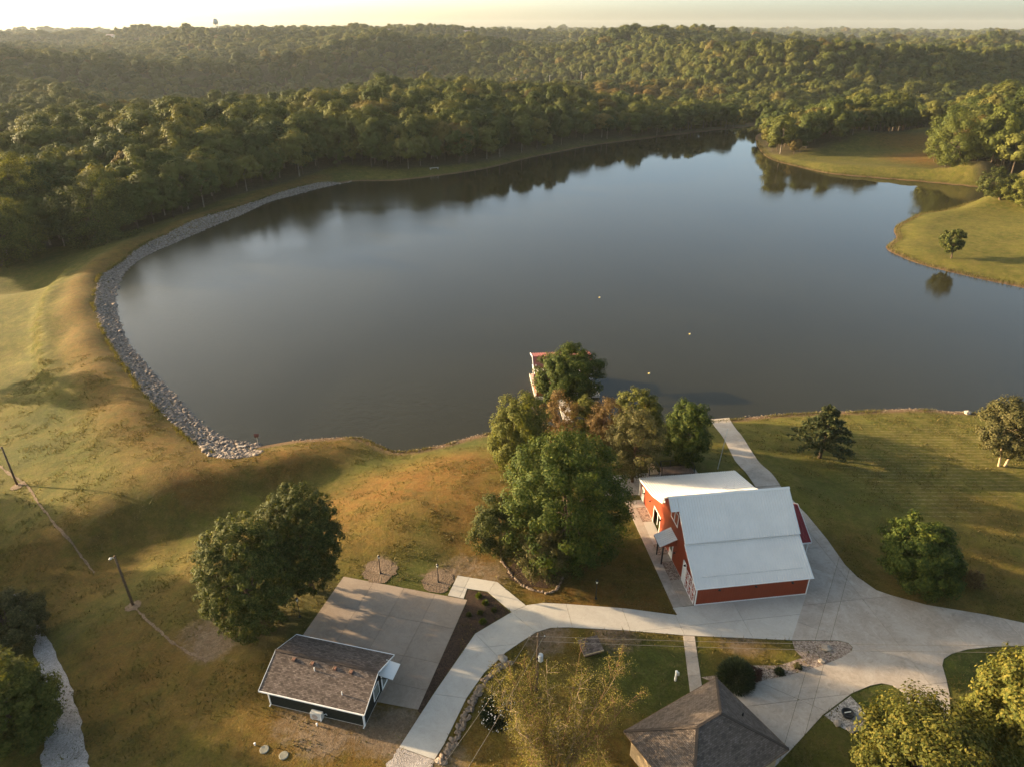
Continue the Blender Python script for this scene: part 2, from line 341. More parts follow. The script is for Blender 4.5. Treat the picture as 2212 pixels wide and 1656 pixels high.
def m_ground():
    t = NT('lawn_and_soil'); p = t.pos()
    za = t.n('ShaderNodeVertexColor', layer_name='zone'); zs = t.n('ShaderNodeSeparateColor'); t.l(za.outputs['Color'], zs.inputs[0])
    dry, soil, lush = zs.outputs[0], zs.outputs[1], zs.outputs[2]
    lit = t.n('ShaderNodeVertexColor', layer_name='zone2'); z2 = t.n('ShaderNodeSeparateColor'); t.l(lit.outputs['Color'], z2.inputs[0])
    n1 = t.noise(.06, p, 5, .6); n2 = t.noise(.5, p, 6, .65, .6); n3 = t.noise(5, p, 5, .7); n4 = t.noise(1.6, p, 6, .7, .4)
    g = t.mix(t.mapr(n1, .35, .65), (.062, .066, .009), (.094, .085, .014))
    g = t.mix(t.mapr(n2, .40, .66, 0, .75), g, (.122, .096, .024))
    g = t.mix(t.math('MULTIPLY', lush, t.mapr(n2, .25, .6, .5, 1)), g, (.044, .055, .011))
    d = t.mix(t.mapr(n4, .35, .65), (.118, .052, .010), (.135, .076, .018))
    fd = t.math('MULTIPLY', dry, t.mapr(n2, .25, .55, .35, 1)); g = t.mix(fd, g, d)
    sc = t.mix(t.mapr(n4, .35, .65), (.135, .090, .055), (.185, .135, .088))
    fs = t.mapr(t.math('ADD', soil, t.math('MULTIPLY', n4, .7)), .62, .92); fs = t.math('MULTIPLY', fs, t.mapr(soil, 0, .1)); g = t.mix(fs, g, sc)
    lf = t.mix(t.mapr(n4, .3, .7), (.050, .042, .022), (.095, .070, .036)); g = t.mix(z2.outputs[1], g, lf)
    # clipped hay rows on the right-hand meadow
    w = t.n('ShaderNodeTexWave', wave_type='BANDS', bands_direction='Y'); w.inputs['Scale'].default_value = .33; w.inputs['Distortion'].default_value = .5; w.inputs['Detail Scale'].default_value = .3
    t.l(p, w.inputs['Vector'])
    hay = t.math('MULTIPLY', t.mapr(w.outputs['Fac'], .80, .97, 0, .45), t.math('MULTIPLY', z2.outputs[2], t.mapr(n4, .4, .6))); g = t.mix(hay, g, (.30, .24, .13))
    # wet mud at the waterline, only by the lake
    sx = t.n('ShaderNodeSeparateXYZ'); t.l(p, sx.inputs[0])
    mud = t.math('MULTIPLY', z2.outputs[0], t.mapr(t.math('ADD', sx.outputs[2], t.math('MULTIPLY', n4, .5)), .36, .66, 1, 0)); g = t.mix(mud, g, t.mix(n4, (.10, .055, .028), (.17, .105, .06)))
    n5 = t.noise(.17, p, 6, .68, 1.5); n6 = t.noise(13, p, 3, .7); n7 = t.noise(.9, p, 7, .75, .8)
    g = t.mix(1.0, g, t.ramp(n3, [(.25, .62), (.75, 1.38)]), 'MULTIPLY'); g = t.mix(1.0, g, t.ramp(n6, [(.3, .78), (.7, 1.22)]), 'MULTIPLY')
    g = t.mix(t.mapr(n7, .52, .68, 0, .75), g, t.mix(.6, g, (.145, .102, .042))); g = t.mix(t.mapr(n7, .48, .32, 0, .75), g, t.mix(.6, g, (.026, .034, .009)))
    g = t.mix(1.0, g, t.ramp(n5, [(.32, .74), (.68, 1.18)]), 'MULTIPLY')
    t.bump(t.math('ADD', t.math('ADD', t.math('MULTIPLY', n4, .9), t.math('MULTIPLY', n3, .5)), t.math('MULTIPLY', n6, .2)), .17, .8)
    return t.done(g, .95, 0, .1)
def m_concrete(name, c1, c2, stain=.35):
    t = NT(name); p = t.pos(); r = t.n('ShaderNodeObjectInfo').outputs['Random']
    n1 = t.noise(.22, p, 5, .6, 1.2); n2 = t.noise(.9, p, 7, .72, 3.0); n3 = t.noise(22, p, 3)
    c = t.mix(t.mapr(n1, .35, .65), c1, c2)
    c = t.mix(t.mapr(n2, .5, .72, 0, stain), c, tuple(x*1.25 for x in c2)); c = t.mix(t.mapr(n2, .46, .3, 0, stain), c, tuple(x*.66 for x in c1))
    c = t.mix(1.0, c, t.ramp(r, [(0, .93), (1, 1.05)]), 'MULTIPLY'); c = t.mix(1.0, c, t.ramp(n3, [(.3, .93), (.7, 1.06)]), 'MULTIPLY')
    t.bump(n3, .006, .5); return t.done(c, .88, 0, .25)
def m_gravel(name, c1, c2, sc=9):
    t = NT(name); p = t.pos(); v = t.n('ShaderNodeTexVoronoi'); v.inputs['Scale'].default_value = sc; t.l(p, v.inputs['Vector'])
    s = t.n('ShaderNodeSeparateColor'); t.l(v.outputs['Color'], s.inputs[0]); n1 = t.noise(.7, p, 5)
    c = t.mix(s.outputs[0], c1, c2); c = t.mix(1.0, c, t.ramp(n1, [(.3, .75), (.7, 1.15)]), 'MULTIPLY')
    t.bump(v.outputs['Distance'], .06, .8); return t.done(c, .95, 0, .15)
def m_water():
    t = NT('lake_water'); p = t.pos()
    big = t.noise(.018, p, 4, .55, .8)
    n1 = t.noise(2.6, p, 3, .6); n2 = t.noise(.7, p, 3, .55)
    sx = t.n('ShaderNodeSeparateXYZ'); t.l(p, sx.inputs[0]); wind = t.math('MULTIPLY', t.mapr(sx.outputs[0], 25, -45), t.mapr(big, .30, .48, .35, 1))
    calm = t.math('ADD', t.mapr(big, .42, .62, .12, .9), t.math('MULTIPLY', wind, 1.2))
    b = t.n('ShaderNodeBump'); b.inputs['Distance'].default_value = .012; t.l(calm, b.inputs['Strength']); t.l(t.math('ADD', n1, t.math('MULTIPLY', n2, 1.3)), b.inputs['Height'])
    t.l(b.outputs[0], t.p.inputs['Normal']); t.p.inputs['IOR'].default_value = 1.33
    col = t.mix(t.mapr(big, .3, .7), (.021, .019, .008), (.027, .024, .010))
    r = t.math('ADD', t.mapr(big, .45, .65, .015, .06), t.math('MULTIPLY', wind, .10))
    return t.done(col, r, 0, .38)
def m_leaf(name, c1, c2, c3, trans=.35, regional=False, obj_var=.35):
    """c1..c3 from dark to light among the leaf colours of this kind; varies leaf by leaf and tree by tree"""
    t = NT(name); oi = t.n('ShaderNodeObjectInfo'); isl = t.n('ShaderNodeNewGeometry').outputs['Random Per Island']
    c = t.ramp(isl, [(0, c1), (.55, c2), (1, c3)])
    if regional:
        loc = oi.outputs['Location']; n1 = t.noise(.006, loc, 3, .6)
        hs = t.ramp(oi.outputs['Random'], [(0, (.034, .050, .010)), (.22, (.062, .078, .014)), (.50, (.092, .100, .019)), (.78, (.120, .120, .025)), (.94, (.16, .145, .032)), (1, (.15, .10, .030))])
        c = t.mix(.86, c, hs)
        c = t.mix(t.mapr(n1, .35, .7, 0, .35), c, (.034, .045, .012))
        vd = t.n('ShaderNodeVectorMath', operation='DISTANCE'); t.l(loc, vd.inputs[0]); q = polar(1360, 640, 20); vd.inputs[1].default_value = q
        rust = t.math('MULTIPLY', t.mapr(vd.outputs['Value'], 40, 110, .45, 0), t.mapr(oi.outputs['Random'], .2, .7)); c = t.mix(rust, c, (.20, .085, .028))
    else:
        c = t.mix(1.0, c, t.ramp(oi.outputs['Random'], [(0, 1-obj_var*.4), (1, 1+obj_var*.4)]), 'MULTIPLY')
    t.done(c, .7, 0, .12)
    tr = t.n('ShaderNodeBsdfTranslucent'); t.l(t.mix(1.0, c, (1.25, 1.15, .55), 'MULTIPLY'), tr.inputs[0])
    mx = t.n('ShaderNodeMixShader'); mx.inputs[0].default_value = trans; t.l(t.p.outputs[0], mx.inputs[1]); t.l(tr.outputs[0], mx.inputs[2]); t.l(mx.outputs[0], t.out.inputs[0])
    return t.m
def m_shingle(name, c1, c2, c3, bw=.26, rh=.135):
    t = NT(name); uv = t.n('ShaderNodeUVMap').outputs[0]
    b = t.n('ShaderNodeTexBrick'); b.offset = .5; b.inputs['Scale'].default_value = 1; b.inputs['Brick Width'].default_value = bw; b.inputs['Row Height'].default_value = rh
    b.inputs['Mortar Size'].default_value = .012; b.inputs['Mortar Smooth'].default_value = .3; b.inputs['Bias'].default_value = 0
    b.inputs['Color1'].default_value = (0, 0, 0, 1); b.inputs['Color2'].default_value = (1, 1, 1, 1); b.inputs['Mortar'].default_value = (.5, .5, .5, 1)
    t.l(uv, b.inputs['Vector'])
    c = t.ramp(b.outputs['Color'], [(0, c1), (.5, c2), (1, c3)]); c = t.mix(t.math('MULTIPLY', b.outputs['Fac'], .6), c, tuple(x*.35 for x in c1))
    n1 = t.noise(.8, uv, 5); c = t.mix(1.0, c, t.ramp(n1, [(.3, .8), (.7, 1.15)]), 'MULTIPLY')
    sx = t.n('ShaderNodeSeparateXYZ'); t.l(uv, sx.inputs[0]); saw = t.math('FRACT', t.math('DIVIDE', sx.outputs[1], rh))
    t.bump(t.math('ADD', t.math('MULTIPLY', saw, -1), t.math('MULTIPLY', b.outputs['Fac'], -.6)), .014, .9); return t.done(c, .93, 0, .15)
M = dict(
    ground=m_ground(), water=m_water(),
    conc_new=m_concrete('new_concrete', (.37, .34, .295), (.43, .40, .35), .3), conc_old=m_concrete('weathered_concrete', (.30, .25, .20), (.385, .335, .28), .6),
    conc_pad=m_concrete('parking_pad_concrete', (.25, .19, .14), (.30, .24, .185), .4),
    gravel=m_gravel('river_gravel', (.14, .095, .07), (.42, .33, .26), 8), gravel_pale=m_gravel('pale_crushed_gravel', (.26, .225, .20), (.44, .39, .35), 11), gravel_grey=m_gravel('grey_gravel', (.17, .15, .13), (.48, .43, .38), 8),
    mulch=m_gravel('dark_mulch', (.022, .014, .010), (.075, .045, .028), 11), dirt=m_gravel('bare_dirt', (.135, .092, .058), (.195, .14, .095), 6),
    stone=m_simple('fieldstone', (.22, .165, .12), .95, 0, .45, 2.5, .15, .05), riprap=m_simple('riprap_limestone', (.19, .155, .128), .95, 0, .65, 1.7, .15, .04), boulder=m_simple('pale_boulder', (.32, .265, .21), .95, 0, .35, 2, .15, .05),
    red=m_simple('red_steel_siding', (.235, .040, .011), .5, 0, .10, .6, .4), redroof=m_simple('red_steel_roof', (.22, .022, .022), .4, 0, .10, .6, .4), redmid=m_simple('weathered_red_roof', (.30, .085, .06), .5, 0, .15, 1, .4),
    tin=m_simple('galvalume_roof', (.68, .65, .60), .45, .0, .05, .5, .4), white=m_simple('white_trim_paint', (.78, .76, .72), .5, 0, .05, 2), tan=m_simple('tan_timber', (.42, .30, .17), .8, 0, .25, 4),
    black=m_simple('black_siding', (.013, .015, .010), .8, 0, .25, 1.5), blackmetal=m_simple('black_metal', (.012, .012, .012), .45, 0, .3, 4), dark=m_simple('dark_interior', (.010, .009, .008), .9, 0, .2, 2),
    glass=m_simple('window_glass', (.16, .17, .15), .06, 0, .2, .8, .6), glow=m_simple('lamp_glass', (.85, .80, .66), .3, 0, .05, 3), greyplastic=m_simple('pale_grey_steel', (.55, .54, .50), .5, 0, .12, 4), fan=m_simple('fan_grille', (.34, .28, .24), .6, 0, .2, 20),
    wood=m_simple('weathered_pole_wood', (.13, .085, .05), .9, 0, .35, 6), deck=m_simple('deck_boards', (.17, .115, .08), .85, 0, .3, 2), plank=m_simple('grey_planks', (.40, .36, .31), .9, 0, .25, 3), bark=m_simple('tree_bark', (.105, .075, .05), .95, 0, .4, 4, .1, .03), palebark=m_simple('pale_bark', (.22, .16, .10), .9, 0, .35, 3, .1, .02),
    greybark=m_simple('grey_bark', (.19, .155, .115), .95, 0, .35, 1, .1),
    brownbark=m_simple('brown_twigs', (.15, .085, .045), .95, 0, .3, 4, .1), concrete_lid=m_simple('concrete_lid', (.20, .19, .15), .95, 0, .2, 6), brick=m_simple('brown_brick', (.20, .10, .065), .95, 0, .35, 9), wire=m_simple('wire', (.20, .17, .13), .6, 0, .1, 3), rust=m_simple('rust_red_paint', (.12, .035, .022), .7, 0, .2, 5), yellow=m_simple('yellow_float', (.65, .50, .16), .5, 0, .15, 5),
    white_far=m_simple('far_house_paint', (.62, .58, .52), .8, 0, .08, .2), farroof=m_simple('far_roof', (.28, .22, .20), .85, 0, .2, .3), steel=m_simple('tank_steel', (.34, .36, .36), .5, 0, .1, .3),
    shed_roof=m_shingle('brown_grey_shingles', (.070, .053, .044), (.120, .092, .076), (.185, .145, .120)), house_roof=m_shingle('weathered_shingles', (.080, .062, .050), (.115, .090, .072), (.150, .120, .098)),
    forest=m_leaf('forest_leaves', (.034, .046, .010), (.062, .072, .015), (.10, .10, .025), .26, True),
    maple=m_leaf('dark_maple_leaves', (.022, .038, .006), (.042, .060, .009), (.088, .096, .016), .30), oval=m_leaf('oval_tree_leaves', (.026, .036, .008), (.050, .060, .012), (.115, .115, .030), .30),
    light=m_leaf('light_willow_leaves', (.052, .062, .011), (.092, .098, .018), (.15, .142, .032), .36), olive=m_leaf('olive_leaves', (.046, .047, .015), (.080, .074, .025), (.13, .11, .045), .34),
    brownleaf=m_leaf('bronze_leaves', (.075, .045, .018), (.12, .075, .028), (.16, .112, .042), .34), yellowgreen=m_leaf('yellow_green_leaves', (.045, .054, .009), (.085, .086, .014), (.165, .138, .026), .34),
    birch=m_leaf('birch_leaves', (.060, .060, .012), (.12, .108, .022), (.25, .205, .062), .38), cedar=m_leaf('cedar_sprays', (.022, .034, .014), (.040, .050, .018), (.075, .072, .026), .2), juniper=m_leaf('juniper_sprays', (.020, .034, .016), (.036, .050, .022), (.06, .075, .03), .15),
    flower=m_simple('white_blossom', (.75, .72, .66), .7, 0, .1, 9), redleaf=m_leaf('dark_red_leaves', (.035, .016, .012), (.06, .025, .018), (.09, .045, .03), .25), bright=m_leaf('bright_green_leaves', (.040, .060, .008), (.070, .092, .012), (.13, .14, .024), .35), tuft=m_leaf('lawn_tufts', (.046, .046, .010), (.085, .074, .019), (.17, .128, .050), .25), grassy=m_leaf('shore_grass', (.055, .055, .012), (.095, .085, .02), (.15, .125, .04), .3))

# ------------------------------------------------------------------ the ground, one sheet
def axis(lo, hi, fine, c0, c1, grow):
    a = list(np.arange(c0, c1+.01, fine)); s = fine; p = c0; left = []
    while p > lo: s = min(s*grow, 90); p -= s; left.append(p)
    s = fine; p = a[-1]; right = []
    while p < hi: s = min(s*grow, 90); p += s; right.append(p)
    return np.array(left[::-1]+a+right)
gx = axis(-5200, 5200, 1.35, -118, 128, 1.045); gy = axis(-120, 6500, 1.35, 26, 215, 1.035)
GX, GY = np.meshgrid(gx, gy); sh = GX.shape
gz = height(GX.ravel(), GY.ravel())
V = np.stack([GX.ravel(), GY.ravel(), gz], 1)
ii = np.arange(sh[0]*sh[1]).reshape(sh)
Fq = np.stack([ii[:-1, :-1].ravel(), ii[:-1, 1:].ravel(), ii[1:, 1:].ravel(), ii[1:, :-1].ravel()], 1)
gme = np_mesh('ground', V, Fq, M['ground'], True)
px, py = V[:, 0], V[:, 1]
def blob(pts, r, px=px, py=py):
    out = np.zeros(px.shape)
    for u, v, s in pts:
        p = G(u, v, 2.0); out = np.maximum(out, s*(1-sstep(r*.25, r, np.hypot(px-p.x, py-p.y))))
    return out
dry = np.maximum(blob([(900, 1040, 1), (830, 1060, 1), (980, 1010, 1), (760, 1090, .9), (1010, 1080, .9), (700, 1130, .8), (600, 1160, .7), (1040, 1120, .8), (520, 1190, .6), (800, 1140, .6)], 11),
      blob([(480, 1000, .8), (420, 1035, .9), (600, 985, .9), (700, 965, .8), (350, 1010, .6), (330, 960, .5), (300, 915, .5)], 9))
crest = np.array([un(u, v, 2.3*K)[:2] for u, v in [(420, 985), (330, 925), (262, 860), (215, 785), (183, 715), (172, 650), (183, 600), (232, 555), (330, 508), (450, 457), (560, 420), (690, 380)]])
dry = np.maximum(dry, .72*(1-sstep(1.5, 8.5, seg_dist(px, py, crest, False))))
dry = np.maximum(dry, blob([(1350, 1290, .9), (1260, 1300, .9), (1180, 1290, .8), (1420, 1310, .8), (1040, 1220, .8), (1380, 1240, .5), (1310, 1230, .5), (1020, 1170, .8), (1600, 1375, .5), (1250, 1560, .7), (1320, 1620, .7), (1050, 1620, .7), (1150, 1640, .7), (1200, 1390, .5), (1120, 1430, .5), (1030, 1545, .5)], 6))
dry = np.maximum(dry, blob([(300, 1180, .4), (200, 1130, .5), (120, 1250, .4), (400, 1280, .5), (450, 1380, .6), (600, 1600, .7), (700, 1620, .7), (820, 1610, .8), (500, 1500, .6), (300, 1450, .7), (250, 1400, .6), (350, 1550, .6), (200, 1250, .6), (100, 1200, .6), (230, 1560, .6), (420, 1440, .6), (130, 1300, .5), (2090, 1290, .5), (1990, 1280, .5), (2120, 1230, .5), (2150, 1120, .35), (1860, 1200, .4), (1980, 320, .6), (2020, 350, .5), (2060, 300, .5), (1880, 310, .4)], 9))
far_dry = blob([(1990, 340, .9), (1950, 300, .8), (2030, 300, .8)], 26); dry = np.maximum(dry, far_dry)
soil = np.maximum(blob([(460, 1390, .7), (430, 1365, .5), (700, 1590, .6), (640, 1560, .5), (860, 1580, .8), (800, 1575, .6), (1000, 1225, .5), (1060, 1240, .5), (1250, 1325, .25), (1180, 1375, .6), (1330, 1370, .6), (1600, 1385, .5), (960, 1650, .5)], 4.2), blob([(820, 1225, .9), (947, 1246, .9)], 2.6))
ds = seg_dist(px, py, shore); rad = np.hypot(px, py)
lush = np.maximum(blob([(860, 1200, .9), (930, 1190, .8), (990, 1130, .5), (770, 985, .8), (740, 955, .7), (1000, 960, .8), (300, 1350, .5), (500, 1280, .5), (380, 1330, .5), (1400, 1430, 1), (1440, 1480, 1), (1380, 1480, .9), (1350, 1420, .8), (2110, 1440, 1), (1910, 1520, 1), (1900, 1560, .8), (100, 900, .6), (60, 980, .6), (620, 1345, .5), (980, 1275, .8), (860, 1250, .8), (1800, 1050, .7), (1900, 1090, .6), (1700, 1000, .5)], 7), 0)
ff = [D3(0, 580), D3(220, 500), D3(450, 450), D3(600, 430), D3(900, 350), D3(1100, 290), D3(1300, 230), D3(1500, 180), D3(1700, 120), D3(1900, 50), D3(2000, 20)]
ffz = [-3, -2.8, -2.2, -2, -1.2, -.6, 0, .5, 1, 1.4, 1.6]
f_left = [un(u, v, z*K)[:2] for (u, v), z in zip(ff, ffz)]
f_far = [un(u, v, 1.6)[:2] for u, v in [(760, 363), (850, 369), (940, 363), (1050, 352), (1130, 335), (1200, 322), (1290, 306), (1400, 293), (1500, 282), (1620, 270), (1690, 266)]]
wood_a = np.array([(-5000, 900), (-330, 300), (-205, 215), (-150, 190)]+[tuple(p) for p in f_left+f_far]+[(330, 480), (420, 470), (5000, 1800), (5000, 6000), (-5000, 6000)])
f_pen = [G(u, v, 3)[:2] for u, v in [(1640, 290), (1638, 312), (1652, 334), (1695, 340), (1745, 327), (1800, 316), (1880, 303), (1950, 288), (2000, 273), (2045, 262)]]
f_pen2 = [G(u, v, 3)[:2] for u, v in [(2062, 280), (2040, 312), (2018, 340), (2008, 366), (2060, 380), (2130, 384), (2230, 388)]]
wood_b = np.array([tuple(p) for p in f_pen]+[tuple(p) for p in f_pen2]+[(420, 300), (700, 300), (2600, 400), (2600, 900), (420, 470), (330, 480), (250, 485), (165, 440)])
woods = inside(px, py, wood_a) | inside(px, py, wood_b)
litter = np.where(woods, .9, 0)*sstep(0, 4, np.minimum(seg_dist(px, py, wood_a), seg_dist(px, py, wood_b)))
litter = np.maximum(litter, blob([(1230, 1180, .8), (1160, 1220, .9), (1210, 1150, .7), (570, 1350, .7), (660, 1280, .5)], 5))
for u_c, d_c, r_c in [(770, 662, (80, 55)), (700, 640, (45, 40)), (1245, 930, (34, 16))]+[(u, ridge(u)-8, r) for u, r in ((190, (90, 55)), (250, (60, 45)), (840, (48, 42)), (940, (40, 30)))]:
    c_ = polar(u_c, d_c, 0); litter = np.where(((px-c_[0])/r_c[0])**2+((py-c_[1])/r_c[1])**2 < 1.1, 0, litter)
shoreband = 1-sstep(4, 8, ds)
hay = np.zeros(px.shape)
for u, v, r in [(1950, 960, 12), (2080, 960, 12), (2030, 1010, 11), (1950, 1040, 9), (2000, 1060, 10), (2100, 1020, 10), (1880, 1010, 8)]:
    p = G(u, v, 3); hay = np.maximum(hay, 1-sstep(r*.3, r, np.hypot(px-p.x, py-p.y)))
def vcol(me, name, a, b, c):
    at = me.color_attributes.new(name, 'FLOAT_COLOR', 'POINT')
    arr = np.ones((len(me.vertices), 4), np.float32); arr[:, 0] = a; arr[:, 1] = b; arr[:, 2] = c; at.data.foreach_set('color', arr.ravel())
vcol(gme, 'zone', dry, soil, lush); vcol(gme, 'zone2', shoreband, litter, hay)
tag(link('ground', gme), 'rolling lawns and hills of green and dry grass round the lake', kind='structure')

# ------------------------------------------------------------------ water
def flat_poly(pts, z, name, mat, kind='structure', label=None):
    me = bpy.data.meshes.new(name); me.from_pydata([(x, y, z) for x, y in pts], [], [tuple(range(len(pts)))]); me.materials.append(mat)
    bm = bmesh.new(); bm.from_mesh(me); bmesh.ops.triangulate(bm, faces=bm.faces)
    for f in bm.faces:
        if f.normal.z < 0: f.normal_flip()
    bm.to_mesh(me); bm.free(); o = link(name, me); return tag(o, label, kind=kind)
def offset(poly, d):
    P = np.asarray(poly); a = np.roll(P, 1, 0); b = np.roll(P, -1, 0); t = b-a; t /= np.linalg.norm(t, axis=1)[:, None]+1e-9
    area = .5*np.sum(P[:, 0]*b[:, 1]-b[:, 0]*P[:, 1]); n = np.stack([t[:, 1], -t[:, 0]], 1)*(1 if area > 0 else -1); return P+n*d
flat_poly(offset(shore, 1.6), 0.0, 'lake', M['water'], label='still brown lake water reflecting the sky and the woods')
flat_poly(offset(pond, 6), -8*K+.05, 'pond', M['water'], label='pond below the dam glinting through the trees')

# ------------------------------------------------------------------ riprap along the dam
def stones_mesh(name, P, S, mat, seed, squash=.7):
    r = np.random.default_rng(seed); bm = bmesh.new(); bmesh.ops.create_icosphere(bm, subdivisions=1, radius=1)
    B = np.array([v.co[:] for v in bm.verts]); Fb = np.array([[v.index for v in f.verts] for f in bm.faces]); bm.free()
    # drop to the 12-vertex stone
    bm = bmesh.new(); bmesh.ops.create_icosphere(bm, subdivisions=1, radius=1); bm.free()
    phi = (1+5**.5)/2; B = np.array([(-1, phi, 0), (1, phi, 0), (-1, -phi, 0), (1, -phi, 0), (0, -1, phi), (0, 1, phi), (0, -1, -phi), (0, 1, -phi), (phi, 0, -1), (phi, 0, 1), (-phi, 0, -1), (-phi, 0, 1)])/1.9
    Fb = np.array([(0, 11, 5), (0, 5, 1), (0, 1, 7), (0, 7, 10), (0, 10, 11), (1, 5, 9), (5, 11, 4), (11, 10, 2), (10, 7, 6), (7, 1, 8), (3, 9, 4), (3, 4, 2), (3, 2, 6), (3, 6, 8), (3, 8, 9), (4, 9, 5), (2, 4, 11), (6, 2, 10), (8, 6, 7), (9, 8, 1)])
    n = len(P); Q = B[None]*(1+r.uniform(-.28, .28, (n, 12, 1)))
    Q *= r.uniform(.7, 1.35, (n, 1, 3)); Q[:, :, 2] *= squash
    th = r.uniform(0, 6.28, n); c, s = np.cos(th)[:, None], np.sin(th)[:, None]
    X = Q[:, :, 0]*c-Q[:, :, 1]*s; Y = Q[:, :, 0]*s+Q[:, :, 1]*c
    Q = np.stack([X, Y, Q[:, :, 2]], 2)*S[:, None, None]+P[:, None]
    return np_mesh(name, Q.reshape(-1, 3), (Fb[None]+12*np.arange(n)[:, None, None]).reshape(-1, 3), mat)
pin = catmull([un(*p)[:2] for p in dam_in], 8); pout = catmull([un(*p, 1.7*K)[:2] for p in dam_out], 8)
def resample(P, n):
    d = np.r_[0, np.cumsum(np.linalg.norm(np.diff(P, axis=0), axis=1))]; t = np.linspace(0, d[-1], n)
    return np.stack([np.interp(t, d, P[:, k]) for k in (0, 1)], 1)
N = 1600; pi_, po_ = resample(pin, N), resample(pout, N)
NS = 36000; k = rng.integers(0, N, NS); f = rng.uniform(-.06, .92, NS)
f = np.where(rng.random(NS) < .12, rng.normal(-.04, .07, NS), f)
xy = pi_[k]*(1-f[:, None])+po_[k]*f[:, None]+rng.normal(0, .15, (NS, 2))
e_ = np.array([un(u, v, 1.6)[:2] for u, v in [(470, 935), (520, 952), (568, 962), (560, 985), (500, 998), (450, 990), (430, 958)]])
bx = rng.uniform(e_.min(0), e_.max(0), (5200, 2)); bx = bx[inside(bx[:, 0], bx[:, 1], e_)]; xy = np.vstack([xy, bx])
z = height(xy[:, 0], xy[:, 1]); sz = rng.gamma(1.7, .06, len(xy))+.06
tag(link('riprap', stones_mesh('riprap', np.c_[xy, z-.03], sz, M['riprap'], 3)), 'band of grey broken stone riprap lining the curved dam bank', kind='stuff')
# pebbles on the natural shores
nsx = resample(catmull([un(*p)[:2] for p in near_sh[2:]], 6), 900); kk = rng.integers(0, 900, 2600)
xy = nsx[kk]+rng.normal(0, .55, (2600, 2)); z = height(xy[:, 0], xy[:, 1]); ok = z > -.12
tag(link('shore_stones', stones_mesh('shore_stones', np.c_[xy, z][ok], rng.gamma(2.0, .022, 2600)[ok]+.03, M['stone'], 5)), 'small loose stones strewn along the near waterline', kind='stuff')

# ------------------------------------------------------------------ paving: slabs cut out of an outline, each one a part
def slabs(poly, z, name, mat, label, lines, th=.10, gap=.028):
    """lines: list of (point, direction) joints"""
    root = bpy.data.objects.new(name, None); COL.objects.link(root); tag(root, label, kind='structure'); root.location = (0, 0, z)
    bm = bmesh.new(); vs = [bm.verts.new((x, y, 0)) for x, y in poly]; bm.faces.new(vs)
    for p, d in lines:
        d = np.array(d)/np.linalg.norm(d); n = Vector((-d[1], d[0], 0))
        for s in (-1, 1):
            bmesh.ops.bisect_plane(bm, geom=bm.verts[:]+bm.edges[:]+bm.faces[:], plane_co=Vector((p[0], p[1], 0))+n*s*gap/2, plane_no=n)
        for f in [f for f in bm.faces if abs((f.calc_center_median()-Vector((p[0], p[1], 0))).dot(n)) < gap*.45 and
                  max(abs((v.co-Vector((p[0], p[1], 0))).dot(n)) for v in f.verts) < gap*.7]: bm.faces.remove(f)
    for f in list(bm.faces):
        if f.calc_area() < .05: continue
        co = [tuple(v.co) for v in f.verts]; c = f.calc_center_median()
        m = MB(); pts = [(x-c.x, y-c.y, -th) for x, y, _ in co]
        if f.normal.z < 0: pts = pts[::-1]
        m.prism(pts, (0, 0, th+.0)); me = m.mesh('slab', mat)
        link('slab', me, root, (c.x, c.y, 0))
    bm.free(); return root
def grid_lines(p0, d, step, n, cross=True):
    d = np.array(d)/np.linalg.norm(d); q = np.array([-d[1], d[0]]); out = []
    for k in range(-n, n+1):
        out.append((np.array(p0)+q*step*k, d))
        if cross: out.append((np.array(p0)+d*step*k, q))
    return out
ZP = YARD+.05
pd = pad[1]-pad[0]; pl = np.linalg.norm(pd)
plines = [(pad[0]+pd*t, pad[2]-pad[1]) for t in (.25, .5, .75)]+[(pad[1]+(pad[2]-pad[1])*t, pd) for t in (.3, .62, .85)]
slabs(pad, ZP, 'parking_pad', M['conc_pad'], 'square tan concrete parking pad behind the dark shed', plines)
slabs(walk, ZP+.003, 'garden_walk', M['conc_new'], 'short pale concrete walk bending round the mulch bed', [(un(*D1(1900, 260), YARD)[:2], (1, 2.2)), (un(*D1(1690, 260), YARD)[:2], (.3, 1))])
slabs(sidewalk, ZP+.003, 'house_path', M['conc_old'], 'narrow concrete path from the driveway to the house', [(un(*D8(1340, 278+90*k), YARD)[:2], (1, .05)) for k in range(1, 4)])
# driveway: new light slab run on the left, older slabs on the right
dl = []
for a, b in [(D1(1450, 1085), D1(1700, 1120)), (D1(1770, 620), D1(1960, 810)), (D1(2050, 455), D8(300, 255)), (D8(500, 65), D8(520, 222)), (D8(900, 95), D8(900, 243)), (D1(1310, 1300), D1(1610, 1300))]:
    p = un(*a, YARD)[:2]; q = un(*b, YARD)[:2]; dl.append((p, q-p, q))
i_a, i_b = 12, len(drive)-14
newp = np.vstack([drive[:i_a+1], drive[i_b:]]); oldp = [drive[i_a:i_b+1]]
slabs(newp, ZP, 'new_driveway', M['conc_new'], 'pale new concrete driveway curving past the barn front', [(a, d) for a, d, q in dl if True][:3]+[(un(u, 1330, YARD)[:2], LB) for u in (1230, 1350, 1460, 1600)]+[(barn(0, -2.45), WB)])
ol = [(un(u, v, YARD)[:2], d) for u, v, d in [(1900, 1340, LB), (2040, 1340, LB), (2170, 1340, LB), (1900, 1405, (1, -.55)), (1800, 1300, WB), (1800, 1180, WB), (1700, 1100, WB), (1840, 1560, (1, -.62)), (1770, 1470, (.62, 1)), (1720, 1520, (.62, 1)), (1990, 1480, WB)]]
